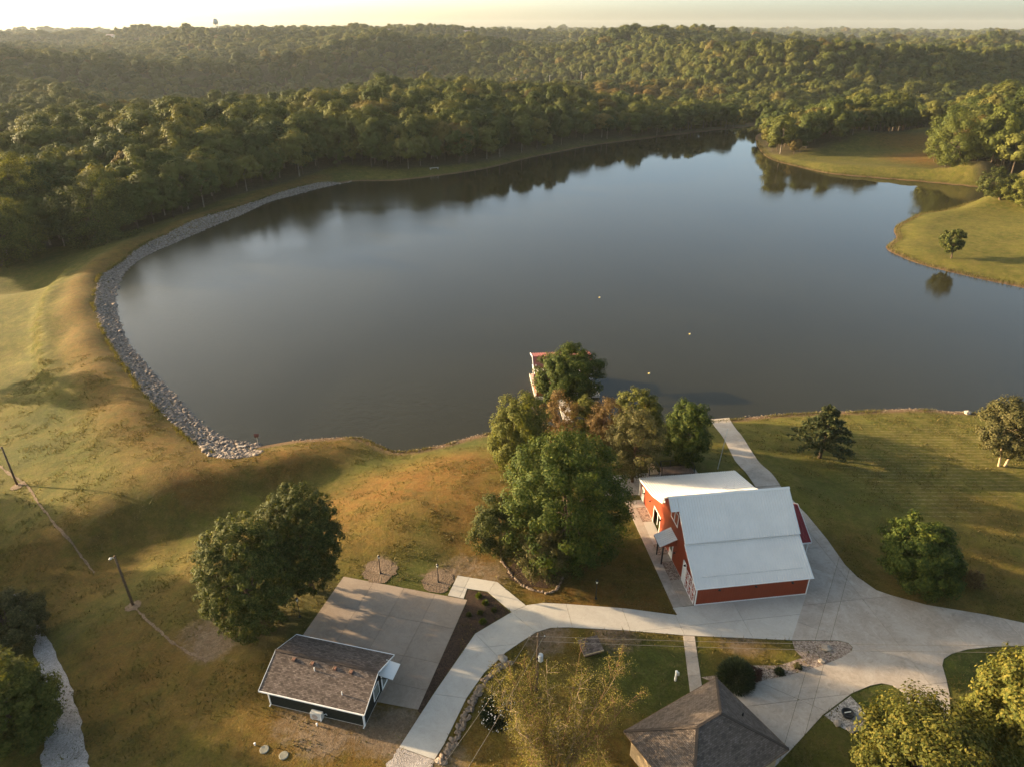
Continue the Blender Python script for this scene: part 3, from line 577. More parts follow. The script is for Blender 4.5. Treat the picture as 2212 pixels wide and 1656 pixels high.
for k, p in enumerate(oldp):
    if abs(.5*np.sum(p[:, 0]*np.roll(p[:, 1], -1)-np.roll(p[:, 0], -1)*p[:, 1])) > 1: slabs(p, ZP, 'concrete_apron', M['conc_old'], 'weathered concrete apron and turnaround beside the barn', ol)
# boat ramp running down to the water
def strip(Lp, Rp, name, mat, label, lift=.06, n=40, kind='structure', m=5, rag=0):
    Lp = resample(np.array(Lp), n); Rp = resample(np.array(Rp), n); V = []
    for i in range(n):
        for j in range(m):
            t = j/(m-1)
            if rag and j in (0, m-1): t += rng.uniform(-rag, rag)
            p = Lp[i]*(1-t)+Rp[i]*t; V.append((p[0], p[1], 0))
    V = np.array(V); V[:, 2] = height(V[:, 0], V[:, 1])+lift
    q = np.arange(n*m).reshape(n, m)
    Fq = np.stack([q[:-1, :-1].ravel(), q[:-1, 1:].ravel(), q[1:, 1:].ravel(), q[1:, :-1].ravel()], 1)
    me = np_mesh(name, V, Fq, mat, True); o = link(name, me); tag(o, label, kind=kind)
    bm = bmesh.new(); bm.from_mesh(me); bmesh.ops.recalc_face_normals(bm, faces=bm.faces)
    if sum(f.normal.z for f in bm.faces) < 0: bmesh.ops.reverse_faces(bm, faces=bm.faces)
    bm.to_mesh(me); bm.free(); return o
gl = [G(u, v, z)[:2] for u, v, z in [(1632, 1052, 4.4), (1600, 1010, 4), (1572, 965, 3), (1550, 930, 1), (1533, 903, 0)]]
gr = [G(u, v, z)[:2] for u, v, z in [(1685, 1048, 4.4), (1652, 1010, 4), (1617, 965, 3), (1592, 930, 1), (1574, 900, 0)]]
strip(gl, gr, 'boat_ramp', M['conc_old'], 'concrete lane running down past the trees into the lake', .10, 60)
# lower-left gravel lane and the gravel end of the driveway
strip([G(u, v, 2)[:2] for u, v in [(88, 1700), (92, 1600), (95, 1500), (80, 1430), (60, 1360), (0, 1290)]], [G(u, v, 2)[:2] for u, v in [(205, 1700), (192, 1640), (170, 1540), (150, 1470), (110, 1390), (40, 1280)]], 'gravel_lane', M['gravel_pale'], 'pale gravel lane under the green trees', .05, 40, rag=.06)
strip([un(*D1(1185, 1500), YARD)[:2], un(*D1(1040, 1700), YARD)[:2]], [un(*D1(1455, 1595), YARD)[:2], un(*D1(1400, 1760), YARD)[:2]], 'gravel_spur', M['gravel_pale'], 'short gravel spur at the end of the new driveway', .03, 12, rag=.05)
strip([G(u, v, 2)[:2] for u, v in [(-20, 985), (15, 1015), (60, 1045), (85, 1085), (120, 1130), (165, 1180), (205, 1235)]], [G(u, v, 2)[:2] for u, v in [(-20, 992), (12, 1021), (57, 1049), (81, 1087), (117, 1134), (161, 1184), (203, 1238)]], 'dirt_trench', M['dirt'], 'filled dirt trench line running between the wooden poles', .05, 60, rag=.35)
strip([G(u, v, 2)[:2] for u, v in [(290, 1308), (330, 1345), (365, 1378), (400, 1402), (450, 1425)]], [G(u, v, 2)[:2] for u, v in [(287, 1311), (325, 1349), (361, 1382), (396, 1406), (445, 1431)]], 'dirt_trench', M['dirt'], 'filled dirt trench line leading from the nearer pole to the shed lawn', .05, 40, rag=.4)
def patch(u, v, r, mat, name, label, lift=.05, sq=1.0):
    c = G(u, v, YARD); n = 28; pts = [(c.x, c.y, c.z+lift+.03)]; Q = []
    for k in range(n):
        a = 2*math.pi*k/n; rr = r*(1+rng.uniform(-.12, .12)); x, y = c.x+rr*math.cos(a), c.y+rr*sq*math.sin(a); Q.append((x, y, hz(x, y)+lift))
    me = bpy.data.meshes.new(name); me.from_pydata(pts+Q, [], [(0, 1+k, 1+(k+1) % n) for k in range(n)]); me.materials.append(mat)
    return tag(link(name, me), label, kind='structure')
for u, v, r in [(820, 1233, 1.9), (947, 1254, 1.75), (288, 1308, .9), (37, 1050, .9)]: patch(u, v, r, M['dirt'], 'dirt_patch', 'round patch of bare dirt at the foot of a post')
# mulch bed, gravel beds, planting bed
flat_poly(ypoly([D1(1712, 280), D1(1862, 302), D1(2038, 455), D1(1764, 618), D1(1448, 1078), D1(1345, 1235), D1(1326, 1212), D1(1712, 362), D1(1690, 352)]), ZP-.02, 'mulch_bed', M['mulch'], label='dark mulch bed between the parking pad and the driveway')
flat_poly(ypoly([D8(1415, 560), D8(1640, 650), D8(1838, 582), D8(1998, 552), D9(398, 642), D9(588, 562), D9(655, 512), D9(665, 475), D9(625, 438), D9(540, 420), D9(125, 418), D9(150, 500), D9(215, 570), D9(100, 610), D9(0, 640), D8(1700, 480), D8(1560, 540)]), ZP-.025, 'gravel_bed', M['gravel'], label='river gravel planting bed at the corner of the house drive')
flat_poly(ypoly([D9(415, 1090), D9(650, 915), D9(730, 1000), D9(780, 1080), D9(800, 1190), D9(740, 1250), D9(600, 1215), D9(520, 1170)]), ZP-.025, 'gravel_bed', M['gravel_grey'], label='grey gravel bed with boulders below the rounded lawn island')
for s0, s1, mt, nm, lb in [(0, 3.6, 'conc_old', 'barn_walk', 'concrete slab before the white sliding barn door'), (3.62, 6.33, 'gravel', 'gravel_bed', 'brown gravel strip along the barn wall under the awning'), (6.35, 7.4, 'conc_old', 'barn_walk', 'concrete step slab under the barn awning'), (7.42, 9.1, 'gravel', 'gravel_bed', 'gravel strip between awning and barn doorway'),
                           (9.12, 13.0, 'conc_new', 'barn_walk', 'pale concrete apron before the dark barn doorway'), (13.02, 15.68, 'gravel', 'gravel_bed', 'brown gravel strip beyond the dark barn doorway'), (15.7, 17.1, 'conc_new', 'barn_walk', 'pale concrete slab at the rear barn door')]:
    x1 = -.03; P = [barn(-1.2, s0), barn(x1, s0), barn(x1, s1), barn(-1.2, s1)]
    o = flat_poly(P, ZP-.012 if mt == 'gravel' else ZP+.002, nm, M[mt], label=lb)
wk = slabs(np.array([barn(-2.15, 0.0), barn(-1.21, 0.0), barn(-1.21, 17.1), barn(-2.15, 17.1)]), ZP+.004, 'barn_side_walk', M['conc_old'], 'long straight concrete walk beside the orange-red barn wall', [(barn(-1.7, 1.55*k), WB) for k in range(1, 11)])
slabs(patio, ZP-.004, 'barn_patio', M['conc_old'], 'shaded concrete patio behind the barn', [(barn(x, 20), LB) for x in (-3, 0, 3, 6)]+[(barn(0, 20.3), WB)])

# ------------------------------------------------------------------ haze
def haze():
    t = NT('haze_air'); t.t.nodes.remove(t.p); pv = t.n('ShaderNodeVolumePrincipled'); pv.inputs['Color'].default_value = (.62, .68, .72, 1)
    pv.inputs['Density'].default_value = .00005; pv.inputs['Anisotropy'].default_value = .15; t.l(pv.outputs[0], t.out.inputs['Volume'])
    o = MB().box(-5600, 5600, -400, 6900, -30, 112).build('haze', t.m); o.display_type = 'WIRE'
    return tag(o, 'thin warm evening haze over the valley', kind='stuff')
haze()

# ------------------------------------------------------------------ trees
def rdir(r, n):
    v = r.normal(size=(n, 3)); return v/np.linalg.norm(v, axis=1)[:, None]
def quads(P, Nn, size, r, asp=1.35):
    """one kite-shaped leaf spray per point"""
    n = len(P); Nn = Nn/(np.linalg.norm(Nn, axis=1)[:, None]+1e-9)
    t = np.cross(Nn, rdir(r, n)); t /= np.linalg.norm(t, axis=1)[:, None]+1e-9; b = np.cross(Nn, t)
    s = (size*r.uniform(.6, 1.4, n))[:, None]
    V = np.stack([P-t*s*asp, P+b*s*.75+t*s*.15+Nn*s*.18, P+t*s*asp, P-b*s*.75+t*s*.15+Nn*s*.18], 1)
    return V.reshape(-1, 3), np.arange(n*4).reshape(n, 4)
def crown_pts(r, n, rx, ry, rz, lobes, lob=(.12, .20), flat_bottom=.35, spread=.72, per=8, core=.45, bump=1.0, rnd=.5):
    """leaf positions: tufts of leaves set through an uneven egg-shaped crown, denser towards its skin"""
    nc = lobes*per; d = rdir(r, nc); b = rdir(r, 9); am = r.uniform(-.13, .20, 9)*bump
    f = 1+(np.maximum(0, (d@b.T)-.35)/.65*am).sum(1); f *= np.where(d[:, 2] > 0, 1-.10*d[:, 2]**2, 1)
    lo = np.where(d[:, 2] < 0, 1-.45*(1-spread)-.3*flat_bottom, 1.0)
    q = r.uniform(core**2.2, 1, nc)**(1/2.2)*.90
    sc = np.array([rx, ry, rz]); c = d*sc*(f*q)[:, None]; c[:, 2] *= lo
    rl = r.uniform(*lob, nc)*(rx+rz)*.5
    p = rl**2; p /= p.sum(); k = r.choice(nc, n, p=p); e = rdir(r, n); g = r.random(n)**.45
    P = c[k]+e*(rl[k]*g)[:, None]*[1, 1, .78]
    Nn = e*.75+d[k]*.6+np.array([0, 0, .3])+rdir(r, n)*rnd
    return P, Nn, c, rl
def limb_mesh(r, h, cr, targets, base_r, mat, name='trunk', n=7, levels=1, lean=(0, 0)):
    """tapered trunk from the ground to the crown with limbs to the clumps"""
    m = MB(); top = np.array([lean[0], lean[1], h]); k = 5; P = []
    for i in range(k+1):
        t = i/k; P.append(top*t+np.array([r.normal(0, .05), r.normal(0, .05), 0])*base_r*4*(t > 0))
    m.tube([(P[0][0], P[0][1], -.35)]+[tuple(p) for p in P], [base_r*1.5]+[base_r*(1.18 if i == 0 else 1-.7*i/k) for i in range(k+1)], n)
    for c in targets:
        f = r.uniform(.42, .92); a = top*f; a = np.array([a[0], a[1], a[2]]); c = np.array(c); mid = (a+c)/2+np.array([0, 0, .10*np.linalg.norm(c-a)])+r.normal(0, .04, 3)*np.linalg.norm(c-a)
        rr = base_r*(1-.7*f)*.62
        m.tube([tuple(a), tuple(mid), tuple(c)], [rr, rr*.65, rr*.22], 5, False)
        if levels > 1:
            for q in range(3):
                e = c+r.normal(0, .32, 3)*cr; b = (mid+c)/2 if q else mid
                m.tube([tuple(b), tuple((b+e)/2+np.array([0, 0, .05*cr])), tuple(e)], [rr*.45, rr*.3, rr*.1], 4, False)
    return m.mesh(name, mat, True)
PROTO = []
def forest_proto(seed, h, rx, n, lobes, leaf, tall=1.0):
    r = np.random.default_rng(seed); rz = h*.41*tall; P, Nn, c, rl = crown_pts(r, n, rx, rx*r.uniform(.85, 1.1), rz, lobes, (.20, .33), flat_bottom=.1, spread=.95, per=4, core=.55, rnd=.25, bump=.7)
    zc = h-rz*.98; V, Fq = quads(P+[0, 0, zc], Nn, leaf, r); cm = np_mesh('crown', V, Fq, M['forest'])
    tm = limb_mesh(r, zc*1.0, rx, [x+[0, 0, zc] for x in c[:6]*.7], .23, M['bark'] if seed % 3 else M['greybark'], n=6)
    return tm, cm
for s, h, rx, n, lo, lf, tl in [(11, 16, 5.4, 4400, 15, .31, 1.0), (12, 18, 6.2, 5000, 17, .32, 1.0), (13, 14, 5.0, 3900, 12, .30, .95), (14, 17, 4.8, 4000, 13, .30, 1.1), (15, 15, 6.6, 5000, 16, .33, .85), (16, 19, 5.4, 4600, 16, .31, 1.05), (17, 12, 4.5, 3400, 10, .29, 1.0)]:
    PROTO.append(forest_proto(s, h, rx, n, lo, lf, tl))
# positions
def scatter():
    pts = []
    for r0, r1, st, sc in [(0, 620, 7.7, 1.0), (620, 1150, 10.0, 1.15), (1150, 2700, 16.5, 1.6), (2700, 5200, 27, 2.5)]:
        g = np.arange(-r1, r1, st); gyy = np.arange(20, r1, st); X, Y = np.meshgrid(g, gyy); X = X.ravel(); Y = Y.ravel()
        X = X+rng.uniform(-.42, .42, X.shape)*st; Y = Y+rng.uniform(-.42, .42, Y.shape)*st
        rr = np.hypot(X, Y); ok = (rr >= r0) & (rr < r1) & (np.abs(X) < Y*.92+170); X, Y = X[ok], Y[ok]
        ok = inside(X, Y, wood_a) | inside(X, Y, wood_b); X, Y = X[ok], Y[ok]
        ok = ~inside(X, Y, offset(shore, 3)) & ~inside(X, Y, offset(pond, 5))
        for u, d, rad_ in CLEAR:
            c = polar(u, d, 0); ok &= ((X-c[0])/rad_[0])**2+((Y-c[1])/rad_[1])**2 > 1
        X, Y = X[ok], Y[ok]
        pts.append(np.c_[X, Y, np.full(len(X), sc)])
    return np.vstack(pts)
CLEAR = [(770, 662, (80, 55)), (700, 640, (45, 40)), (640, 570, (14, 14)), (1245, 930, (34, 16)), (1185, 930, (30, 14))]+[(u, ridge(u)-8, r) for u, r in ((190, (90, 55)), (250, (60, 45)), (165, (60, 50)), (420, (40, 40)), (840, (48, 42)), (880, (42, 38)), (940, (40, 30)), (1000, (40, 30)), (1908, (18, 22)))]
FP = scatter(); nF = len(FP)
fz = height(FP[:, 0], FP[:, 1]); fw = FP[:, 2].copy(); fs = rng.uniform(.74, 1.16, nF)*(1+.15*noise2(FP[:, 0], FP[:, 1], 60, 8)); fr = rng.uniform(0, 6.28, nF); fk = rng.integers(0, len(PROTO), nF)
fs *= 1+.28*(1-sstep(300, 480, np.hypot(FP[:, 0], FP[:, 1])))+.15*inside(FP[:, 0], FP[:, 1], wood_b)
edge = np.minimum(seg_dist(FP[:, 0], FP[:, 1], wood_a), seg_dist(FP[:, 0], FP[:, 1], wood_b)); fs *= .80+.20*sstep(0, 14, edge)
fa = rng.uniform(.85, 1.25, nF)
u_, v_ = pix(FP[:, 0], FP[:, 1], fz+10); dist = np.sqrt(FP[:, 0]**2+FP[:, 1]**2+(fz-CAMH)**2)
inframe = (u_ > -10) & (u_ < 2222) & (v_ > 0) & (v_ < 1660)
order = np.argsort(np.where(inframe, dist/fs, 1e9)); solo = set(order[:300].tolist())
LBL = {'l': ('leafy tree in the woodland below the grassy dam', 'woodland trees below the dam'), 'f': ('leafy tree in the dense woods along the far lake shore', 'woodland trees along the far shore'), 'p': ('leafy tree in the woods around the mown field across the cove', 'woodland trees round the mown field')}
inb = inside(FP[:, 0], FP[:, 1], wood_b)
for i in order[:300]:
    i = int(i); x, y = FP[i, 0], FP[i, 1]; key = 'p' if inb[i] else ('l' if x < un(760, 363, 1.6)[0]+4 else 'f')
    t = thing('forest_tree', (x, y, fz[i]), LBL[key][0], 'tree', LBL[key][1], fr[i]); t.scale = (fs[i]*fw[i]*fa[i], fs[i]*fw[i]*fa[i], fs[i])
    link('trunk', PROTO[fk[i]][0], t); link('crown', PROTO[fk[i]][1], t)
rest = np.array([i for i in range(nF) if i not in solo])
# a small object of every kind must exist for the instancing; take it from the single trees
src = {}
for o in COL.objects:
    if o.name.split('.')[0] in ('trunk', 'crown') and o.data.name not in src: src[o.data.name] = o
def forest_object():
    me = bpy.data.meshes.new('forest'); me.vertices.add(len(rest)); me.vertices.foreach_set('co', np.c_[FP[rest, 0], FP[rest, 1], fz[rest]-.1].astype(np.float32).ravel())
    va = me.attributes.new('sv', 'FLOAT_VECTOR', 'POINT'); va.data.foreach_set('vector', np.c_[fs*fw*fa, fs*fw*fa, fs*(.6+.4*fw)][rest].astype(np.float32).ravel())
    for nm, arr in (('rz', fr), ('pi', fk.astype(float))):
        a = me.attributes.new(nm, 'FLOAT', 'POINT'); a.data.foreach_set('value', arr[rest].astype(np.float32))
    o = link('forest', me); tag(o, 'continuous broadleaf forest covering the hills beyond the lake', kind='stuff')
    ng = bpy.data.node_groups.new('forest_nodes', 'GeometryNodeTree')
    ng.interface.new_socket('Geometry', in_out='INPUT', socket_type='NodeSocketGeometry'); ng.interface.new_socket('Geometry', in_out='OUTPUT', socket_type='NodeSocketGeometry')
    gi = ng.nodes.new('NodeGroupInput'); go = ng.nodes.new('NodeGroupOutput'); J = ng.nodes.new('GeometryNodeJoinGeometry')
    def attr(n):
        a = ng.nodes.new('GeometryNodeInputNamedAttribute'); a.data_type = 'FLOAT'; a.inputs[0].default_value = n; return a.outputs[0]
    rz, pi = attr('rz'), attr('pi'); sa = ng.nodes.new('GeometryNodeInputNamedAttribute'); sa.data_type = 'FLOAT_VECTOR'; sa.inputs[0].default_value = 'sv'; sc = sa.outputs[0]; cx = ng.nodes.new('ShaderNodeCombineXYZ'); ng.links.new(rz, cx.inputs[2])
    for k, (tm, cm) in enumerate(PROTO):
        jj = ng.nodes.new('GeometryNodeJoinGeometry')
        for me_ in (tm, cm):
            oi = ng.nodes.new('GeometryNodeObjectInfo'); oi.transform_space = 'ORIGINAL'; oi.inputs['Object'].default_value = src[me_.name]; oi.inputs['As Instance'].default_value = False
            ng.links.new(oi.outputs['Geometry'], jj.inputs[0])
        cmpn = ng.nodes.new('FunctionNodeCompare'); cmpn.data_type = 'FLOAT'; cmpn.operation = 'EQUAL'; cmpn.inputs[1].default_value = k; cmpn.inputs['Epsilon'].default_value = .1; ng.links.new(pi, cmpn.inputs[0])
        ip = ng.nodes.new('GeometryNodeInstanceOnPoints'); ng.links.new(gi.outputs[0], ip.inputs['Points']); ng.links.new(jj.outputs[0], ip.inputs['Instance']); ng.links.new(cmpn.outputs[0], ip.inputs['Selection'])
        ng.links.new(cx.outputs[0], ip.inputs['Rotation']); ng.links.new(sc, ip.inputs['Scale']); ng.links.new(ip.outputs[0], J.inputs[0])
    ng.links.new(J.outputs[0], go.inputs[0]); md = o.modifiers.new('forest', 'NODES'); md.node_group = ng
    return o
forest_object()

# single trees of the grounds, each from its place and outline in the photograph
def px_tree(name, label, box, base, mat, n, leaf, seed, lobes=22, lob=(.11, .19), bark='bark', group=None, levels=1, z0=None, tr=None, zone=.15, spread=.9, cat='tree', trunks=1, minrz=.55, bump=1.0):
    r = np.random.default_rng(seed); u0, v0, u1, v1 = box; B = G(base[0], base[1], YARD if z0 is None else z0)
    C = at_y((u0+u1)/2, (v0+v1)/2, B.y); dp = depth(C); th = math.atan2(CAMH-C[2], C[1])
    Rx = (u1-u0)/2*dp/FPX; Vv = (v1-v0)/2*dp/FPX; rz = math.sqrt(max(Vv**2-(Rx*math.sin(th))**2, (minrz*Rx)**2))/math.cos(th)
    rz = min(rz, 1.5*Rx); zc = max(C[2]-B.z, rz*.72)
    t = thing(name, B, label, cat, group)
    n = int(n*1.3); leaf = leaf*.86
    P, Nn, c, rl = crown_pts(r, n, Rx*.97, Rx*.95, rz, lobes, lob, flat_bottom=zone, spread=spread, bump=bump)
    P *= 1.07
    off = np.array([C[0]-B.x, 0, zc]); V, Fq = quads(P+off, Nn, leaf, r); V[:, 2] = np.maximum(V[:, 2], .05)
    link('crown', np_mesh('crown', V, Fq, mat), t)
    for q in range(trunks):
        g = limb_mesh(r, zc+rz*.2, Rx, [x+off for x in c[:12]*.85], tr or max(.12, Rx*.055), M[bark], n=9, levels=levels, lean=(off[0], 0) if trunks == 1 else (off[0]+(q-.5)*Rx*.5, 0))
        link('trunk', g, t, (0, 0, 0) if trunks == 1 else ((q-.5)*.9, 0, 0))
    return t
px_tree('shade_tree', 'dense rounded green tree between the dark shed and the lawn, front one of a pair', (418, 1092, 646, 1390), (544, 1356), M['oval'], 42000, .105, 101, 130, (.05, .085), z0=3.3, spread=1.0, zone=.0, bump=.12)
px_tree('shade_tree', 'dense rounded green tree at the corner of the parking pad, rear one of a pair', (548, 1024, 746, 1296), (676, 1276), M['oval'], 42000, .105, 102, 130, (.05, .085), z0=3.6, spread=1.0, zone=.0, bump=.12)
px_tree('maple_tree', 'large dark green maple beside the barn walk, the broadest tree of the clump', (1072, 962, 1368, 1304), (1228, 1190), M['maple'], 52000, .125, 103, 70, (.075, .13), spread=.9, bump=.5)
px_tree('small_tree', 'small dense grey-green tree on the lawn side of the big maple', (1013, 1036, 1138, 1235), (1085, 1207), M['oval'], 13000, .10, 104, 22)
px_tree('small_tree', 'small olive tree with thin foliage in the stone-edged bed', (1112, 1130, 1245, 1275), (1180, 1255), M['olive'], 9000, .085, 105, 20, levels=2)
px_tree('willow_tree', 'pale yellow-green tree at the lakeside end of the clump', (1046, 843, 1192, 1035), (1120, 1012), M['light'], 24000, .13, 106, 26, z0=3, levels=2)
px_tree('thin_tree', 'thin bronze tree with bare branches beside the pale willow', (1160, 836, 1256, 985), (1208, 972), M['brownleaf'], 7000, .10, 107, 16, bark='brownbark', z0=2.2, levels=2, tr=.16)
px_tree('yellowing_tree', 'small yellow-green tree among the bronze trees by the shore', (1222, 836, 1306, 975), (1258, 962), M['light'], 9000, .12, 108, 14, z0=2.4, levels=2)
px_tree('thin_tree', 'thin bronze tree in the middle of the lakeside clump', (1258, 840, 1352, 995), (1306, 988), M['brownleaf'], 8000, .10, 109, 16, bark='brownbark', z0=3, levels=2, tr=.16)
px_tree('thin_tree', 'wide half-bare bronze-green tree behind the deck', (1304, 855, 1440, 1050), (1366, 1040), M['olive'], 14000, .11, 110, 22, bark='brownbark', z0=3.4, levels=2, tr=.2)
px_tree('lakeside_tree', 'bright green round-topped tree rising behind the bronze trees', (1330, 836, 1438, 970), (1385, 964), M['light'], 13000, .13, 111, 20, z0=2.5)
px_tree('lakeside_tree', 'dark green tree beside the deck at the head of the boat ramp', (1426, 853, 1540, 1015), (1470, 998), M['maple'], 18000, .13, 112, 26, z0=3.6)
px_tree('lakeside_tree', 'full green tree at the water edge hiding the boathouse', (1152, 733, 1312, 890), (1238, 908), M['maple'], 24000, .15, 113, 28, z0=.8)
px_tree('lawn_tree', 'round bushy green tree on the lawn beyond the concrete apron', (1898, 1110, 2085, 1285), (2005, 1262), M['maple'], 26000, .125, 114, 32, trunks=1, z0=4.2)
px_tree('lawn_tree', 'yellow-green tree with two slender trunks at the edge of the meadow', (2122, 848, 2262, 1000), (2164, 1006), M['olive'], 17000, .13, 115, 24, bark='tan', trunks=2, tr=.15, z0=2.8)
px_tree('point_tree', 'lone small tree on the grassy point across the water', (2032, 490, 2088, 552), (2055, 558), M['oval'], 6500, .19, 116, 14, z0=1.6, minrz=.9)
px_tree('roadside_tree', 'bright green tree overhanging the pale gravel lane', (-70, 1340, 122, 1700), (15, 1600), M['light'], 32000, .125, 117, 34, z0=1.6)
px_tree('roadside_tree', 'olive-tipped tree behind the bright tree on the gravel lane', (-60, 1268, 98, 1400), (10, 1380), M['olive'], 14000, .12, 118, 22, z0=.6)
px_tree('yard_tree', 'golden-green tree overhanging the turnaround, upper crown', (2108, 1378, 2340, 1700), (2230, 1650), M['yellowgreen'], 32000, .12, 119, 34, z0=4.4)
px_tree('yard_tree', 'golden-green tree below the rounded lawn island, spreading crown', (1822, 1515, 2185, 1840), (2010, 1745), M['yellowgreen'], 34000, .12, 120, 38, z0=4.4)
px_tree('cove_tree', 'dark oak standing by the little dock in the cove', (2112, 365, 2195, 432), (2160, 432), M['oval'], 8000, .20, 121, 16, z0=2)
px_tree('cove_tree', 'broad willow-green tree beside the little dock', (2158, 372, 2270, 452), (2208, 446), M['light'], 11000, .20, 122, 18, z0=3)
px_tree('field_oak', 'big oak at the near corner of the mown field', (2010, 232, 2125, 378), (2072, 376), M['forest'], 12000, .27, 123, 22, z0=1.8)
px_tree('woodland_edge_tree', 'big sunlit yellow-green tree at the pond end of the dam woods', (-40, 325, 118, 480), (40, 520), M['light'], 20000, .21, 124, 28, z0=-3.0)
px_tree('woodland_edge_tree', 'golden-tipped tree in front of the pond below the dam', (-70, 412, 84, 580), (0, 575), M['light'], 20000, .20, 125, 28, z0=-3.2)
px_tree('woodland_edge_tree', 'broad dull green tree at the foot of the dam bank', (118, 375, 300, 540), (205, 525), M['oval'], 20000, .21, 126, 28, z0=-2.2)
# trees beyond the left edge of the picture whose long shadows cross the lawn
hedge = [(*G(u, v, -1)[:2], h, w) for u, v, h, w in [(-120, 830, 13, 5), (-430, 1190, 16, 6), (-400, 1060, 14, 5.5)]]
hedge += [(-66-1.7*k+1.5*math.sin(k*2.3), 36+5.2*k, 13.5+1.5*math.sin(k*1.7), 5.6) for k in range(7)]+[(-79-1.5*k+2*math.sin(k*1.9), 39+6.5*k, 15, 6) for k in range(5)]
for i, (u, v, h, w) in enumerate(hedge):
    r = np.random.default_rng(300+i); B = Vector((u, v, hz(u, v))); t = thing('hedgerow_tree', B, 'leafy tree in the hedgerow along the gravel lane west of the lawn', 'tree', 'hedgerow trees west of the lawn', r.uniform(0, 6)); k = i % len(PROTO)
    link('trunk', PROTO[k][0], t); link('crown', PROTO[k][1], t); s = h/14; t.scale = (s*w/5*1.05, s*w/5*1.05, s)
# skyline trees standing clear of the forest
for i, (u, d, s) in enumerate([(845, 1190, 1.0), (858, 1195, 1.3), (885, 1190, 1.2), (905, 1200, 1.0), (940, 1180, 1.1), (172, 1700, 1.3), (190, 1720, .9), (215, 1690, 1.4), (250, 1690, 1.5), (1280, 940, 1.3), (1300, 950, 1.1), (825, 1210, .8)]):
    x, y, _ = polar(u, ridge(u)+4 if d > 1000 else d, 0); t = thing('skyline_tree', (x, y, hz(x, y)), 'tree standing clear on the skyline near the far houses', 'tree', 'trees on the skyline', i*1.1); k = (i*3) % len(PROTO); t.scale = (s*.8, s*.8, s)
    link('trunk', PROTO[k][0], t); link('crown', PROTO[k][1], t)

# cedar on the meadow: tiers of drooping boughs
def cedar():
    r = np.random.default_rng(130); B = G(1770, 988, 2.8); t = thing('cedar_tree', B, 'dark open-branched cedar standing on the sunlit lawn', 'tree'); top = at_y(1783, 877, B.y)[2]-B.z; Rw = 61*depth(B)/FPX
    m = MB(); m.tube([(0, 0, -.3), (.1, 0, top*.3), (.25, 0, top*.7), (.3, 0, top)], [.34, .24, .12, .02], 8)
    P = []; Nn = []
    for k in range(54):
        h = top*(.16+.82*(k/54)); L = Rw*(1.08-.93*((k/54)**1.25))*r.uniform(.75, 1.12); a = k*2.4+r.uniform(-.4, .4); dx, dy = math.cos(a), math.sin(a)
        tip = np.array([dx*L, dy*L, h+L*.10]); b0 = np.array([.25*h/top, 0, h-.1]); mid = (b0+tip)/2+[0, 0, .12*L]
        m.tube([tuple(b0), tuple(mid), tuple(tip)], [.05, .035, .01], 4, False)
        ns = int(60+150*L/Rw); tt = r.uniform(.22, 1.05, ns); c = b0*(1-tt[:, None])+tip*tt[:, None]+np.array([0, 0, 1])*(.12*L*(1-(2*tt-1)**2))[:, None]
        wv = (.10+.26*(1-np.abs(tt-.55)))*(.55+L*.28)
        c = c+np.c_[-dy*r.normal(0, 1, ns)*wv*.62, dx*r.normal(0, 1, ns)*wv*.62, r.normal(-.05, .16, ns)]; P.append(c); Nn.append(rdir(r, ns)*.8+[0, 0, .8])
    V, Fq = quads(np.vstack(P), np.vstack(Nn), .13, r, 1.8); link('crown', np_mesh('crown', V, Fq, M['cedar']), t); m.build('trunk', M['bark'], t, smooth=True)
cedar()
# birch clump: many slender pale stems with thin golden leaves
def birch():
    r = np.random.default_rng(140); B = G(1195, 1672, YARD); t = thing('birch_tree', B, 'tall multi-stemmed birch with thin golden leaves in front of the driveway', 'tree'); P = []
    for k in range(19):
        m = MB(); a = 6.283*k/19+r.uniform(-.2, .2); hh = r.uniform(5.5, 10.2); sp = r.uniform(1.8, 8.0); ex = math.cos(a)*sp*1.12; ey = math.sin(a)*sp*.62+1.2
        b = np.array([math.cos(a)*r.uniform(.3, 2.2), math.sin(a)*r.uniform(.2, 1.2), -.2]); e = np.array([ex, ey, hh])
        pts = [b*(1-f)+e*f+np.array([ex, ey, 0])*(f*f-f)*.22+r.normal(0, .10, 3)*(f > 0) for f in (0, .2, .4, .6, .8, 1)]
        m.tube([tuple(p) for p in pts], [.075, .062, .046, .032, .019, .007], 6)
        for q in range(34):
            f = r.uniform(.16, .98); i = min(int(f*5), 4); p0 = pts[i]*(1-(f*5-i))+pts[i+1]*(f*5-i); L = r.uniform(.8, 2.4)*(1.15-.55*f); d = rdir(r, 1)[0]; d[2] = abs(d[2])*.9+.2; p1 = p0+d*L*.6; p2 = p1+d*L*.45+np.array([0, 0, -.10*L])+r.normal(0, .1, 3)
            m.tube([tuple(p0), tuple(p1), tuple(p2)], [.022, .014, .006], 4, False)
            for w in range(2):
                p3 = p1+rdir(r, 1)[0]*L*.4; m.tube([tuple(p1), tuple(p3)], [.010, .005], 3, False); nn = r.integers(10, 22); tt = r.uniform(.1, 1.1, nn)[:, None]; P.append(p1*(1-tt)+p3*tt+r.normal(0, .20, (nn, 3)))
            nn = r.integers(12, 28); tt = r.uniform(.2, 1.1, nn)[:, None]; P.append(p0*(1-tt)+p2*tt+r.normal(0, .26, (nn, 3)))
        m.build('stem', M['palebark'] if k % 2 else M['brownbark'], t, smooth=True)
    P = np.vstack(P); V, Fq = quads(P, rdir(r, len(P)), .043, r, 1.2); link('crown', np_mesh('crown', V, Fq, M['birch']), t)
birch()
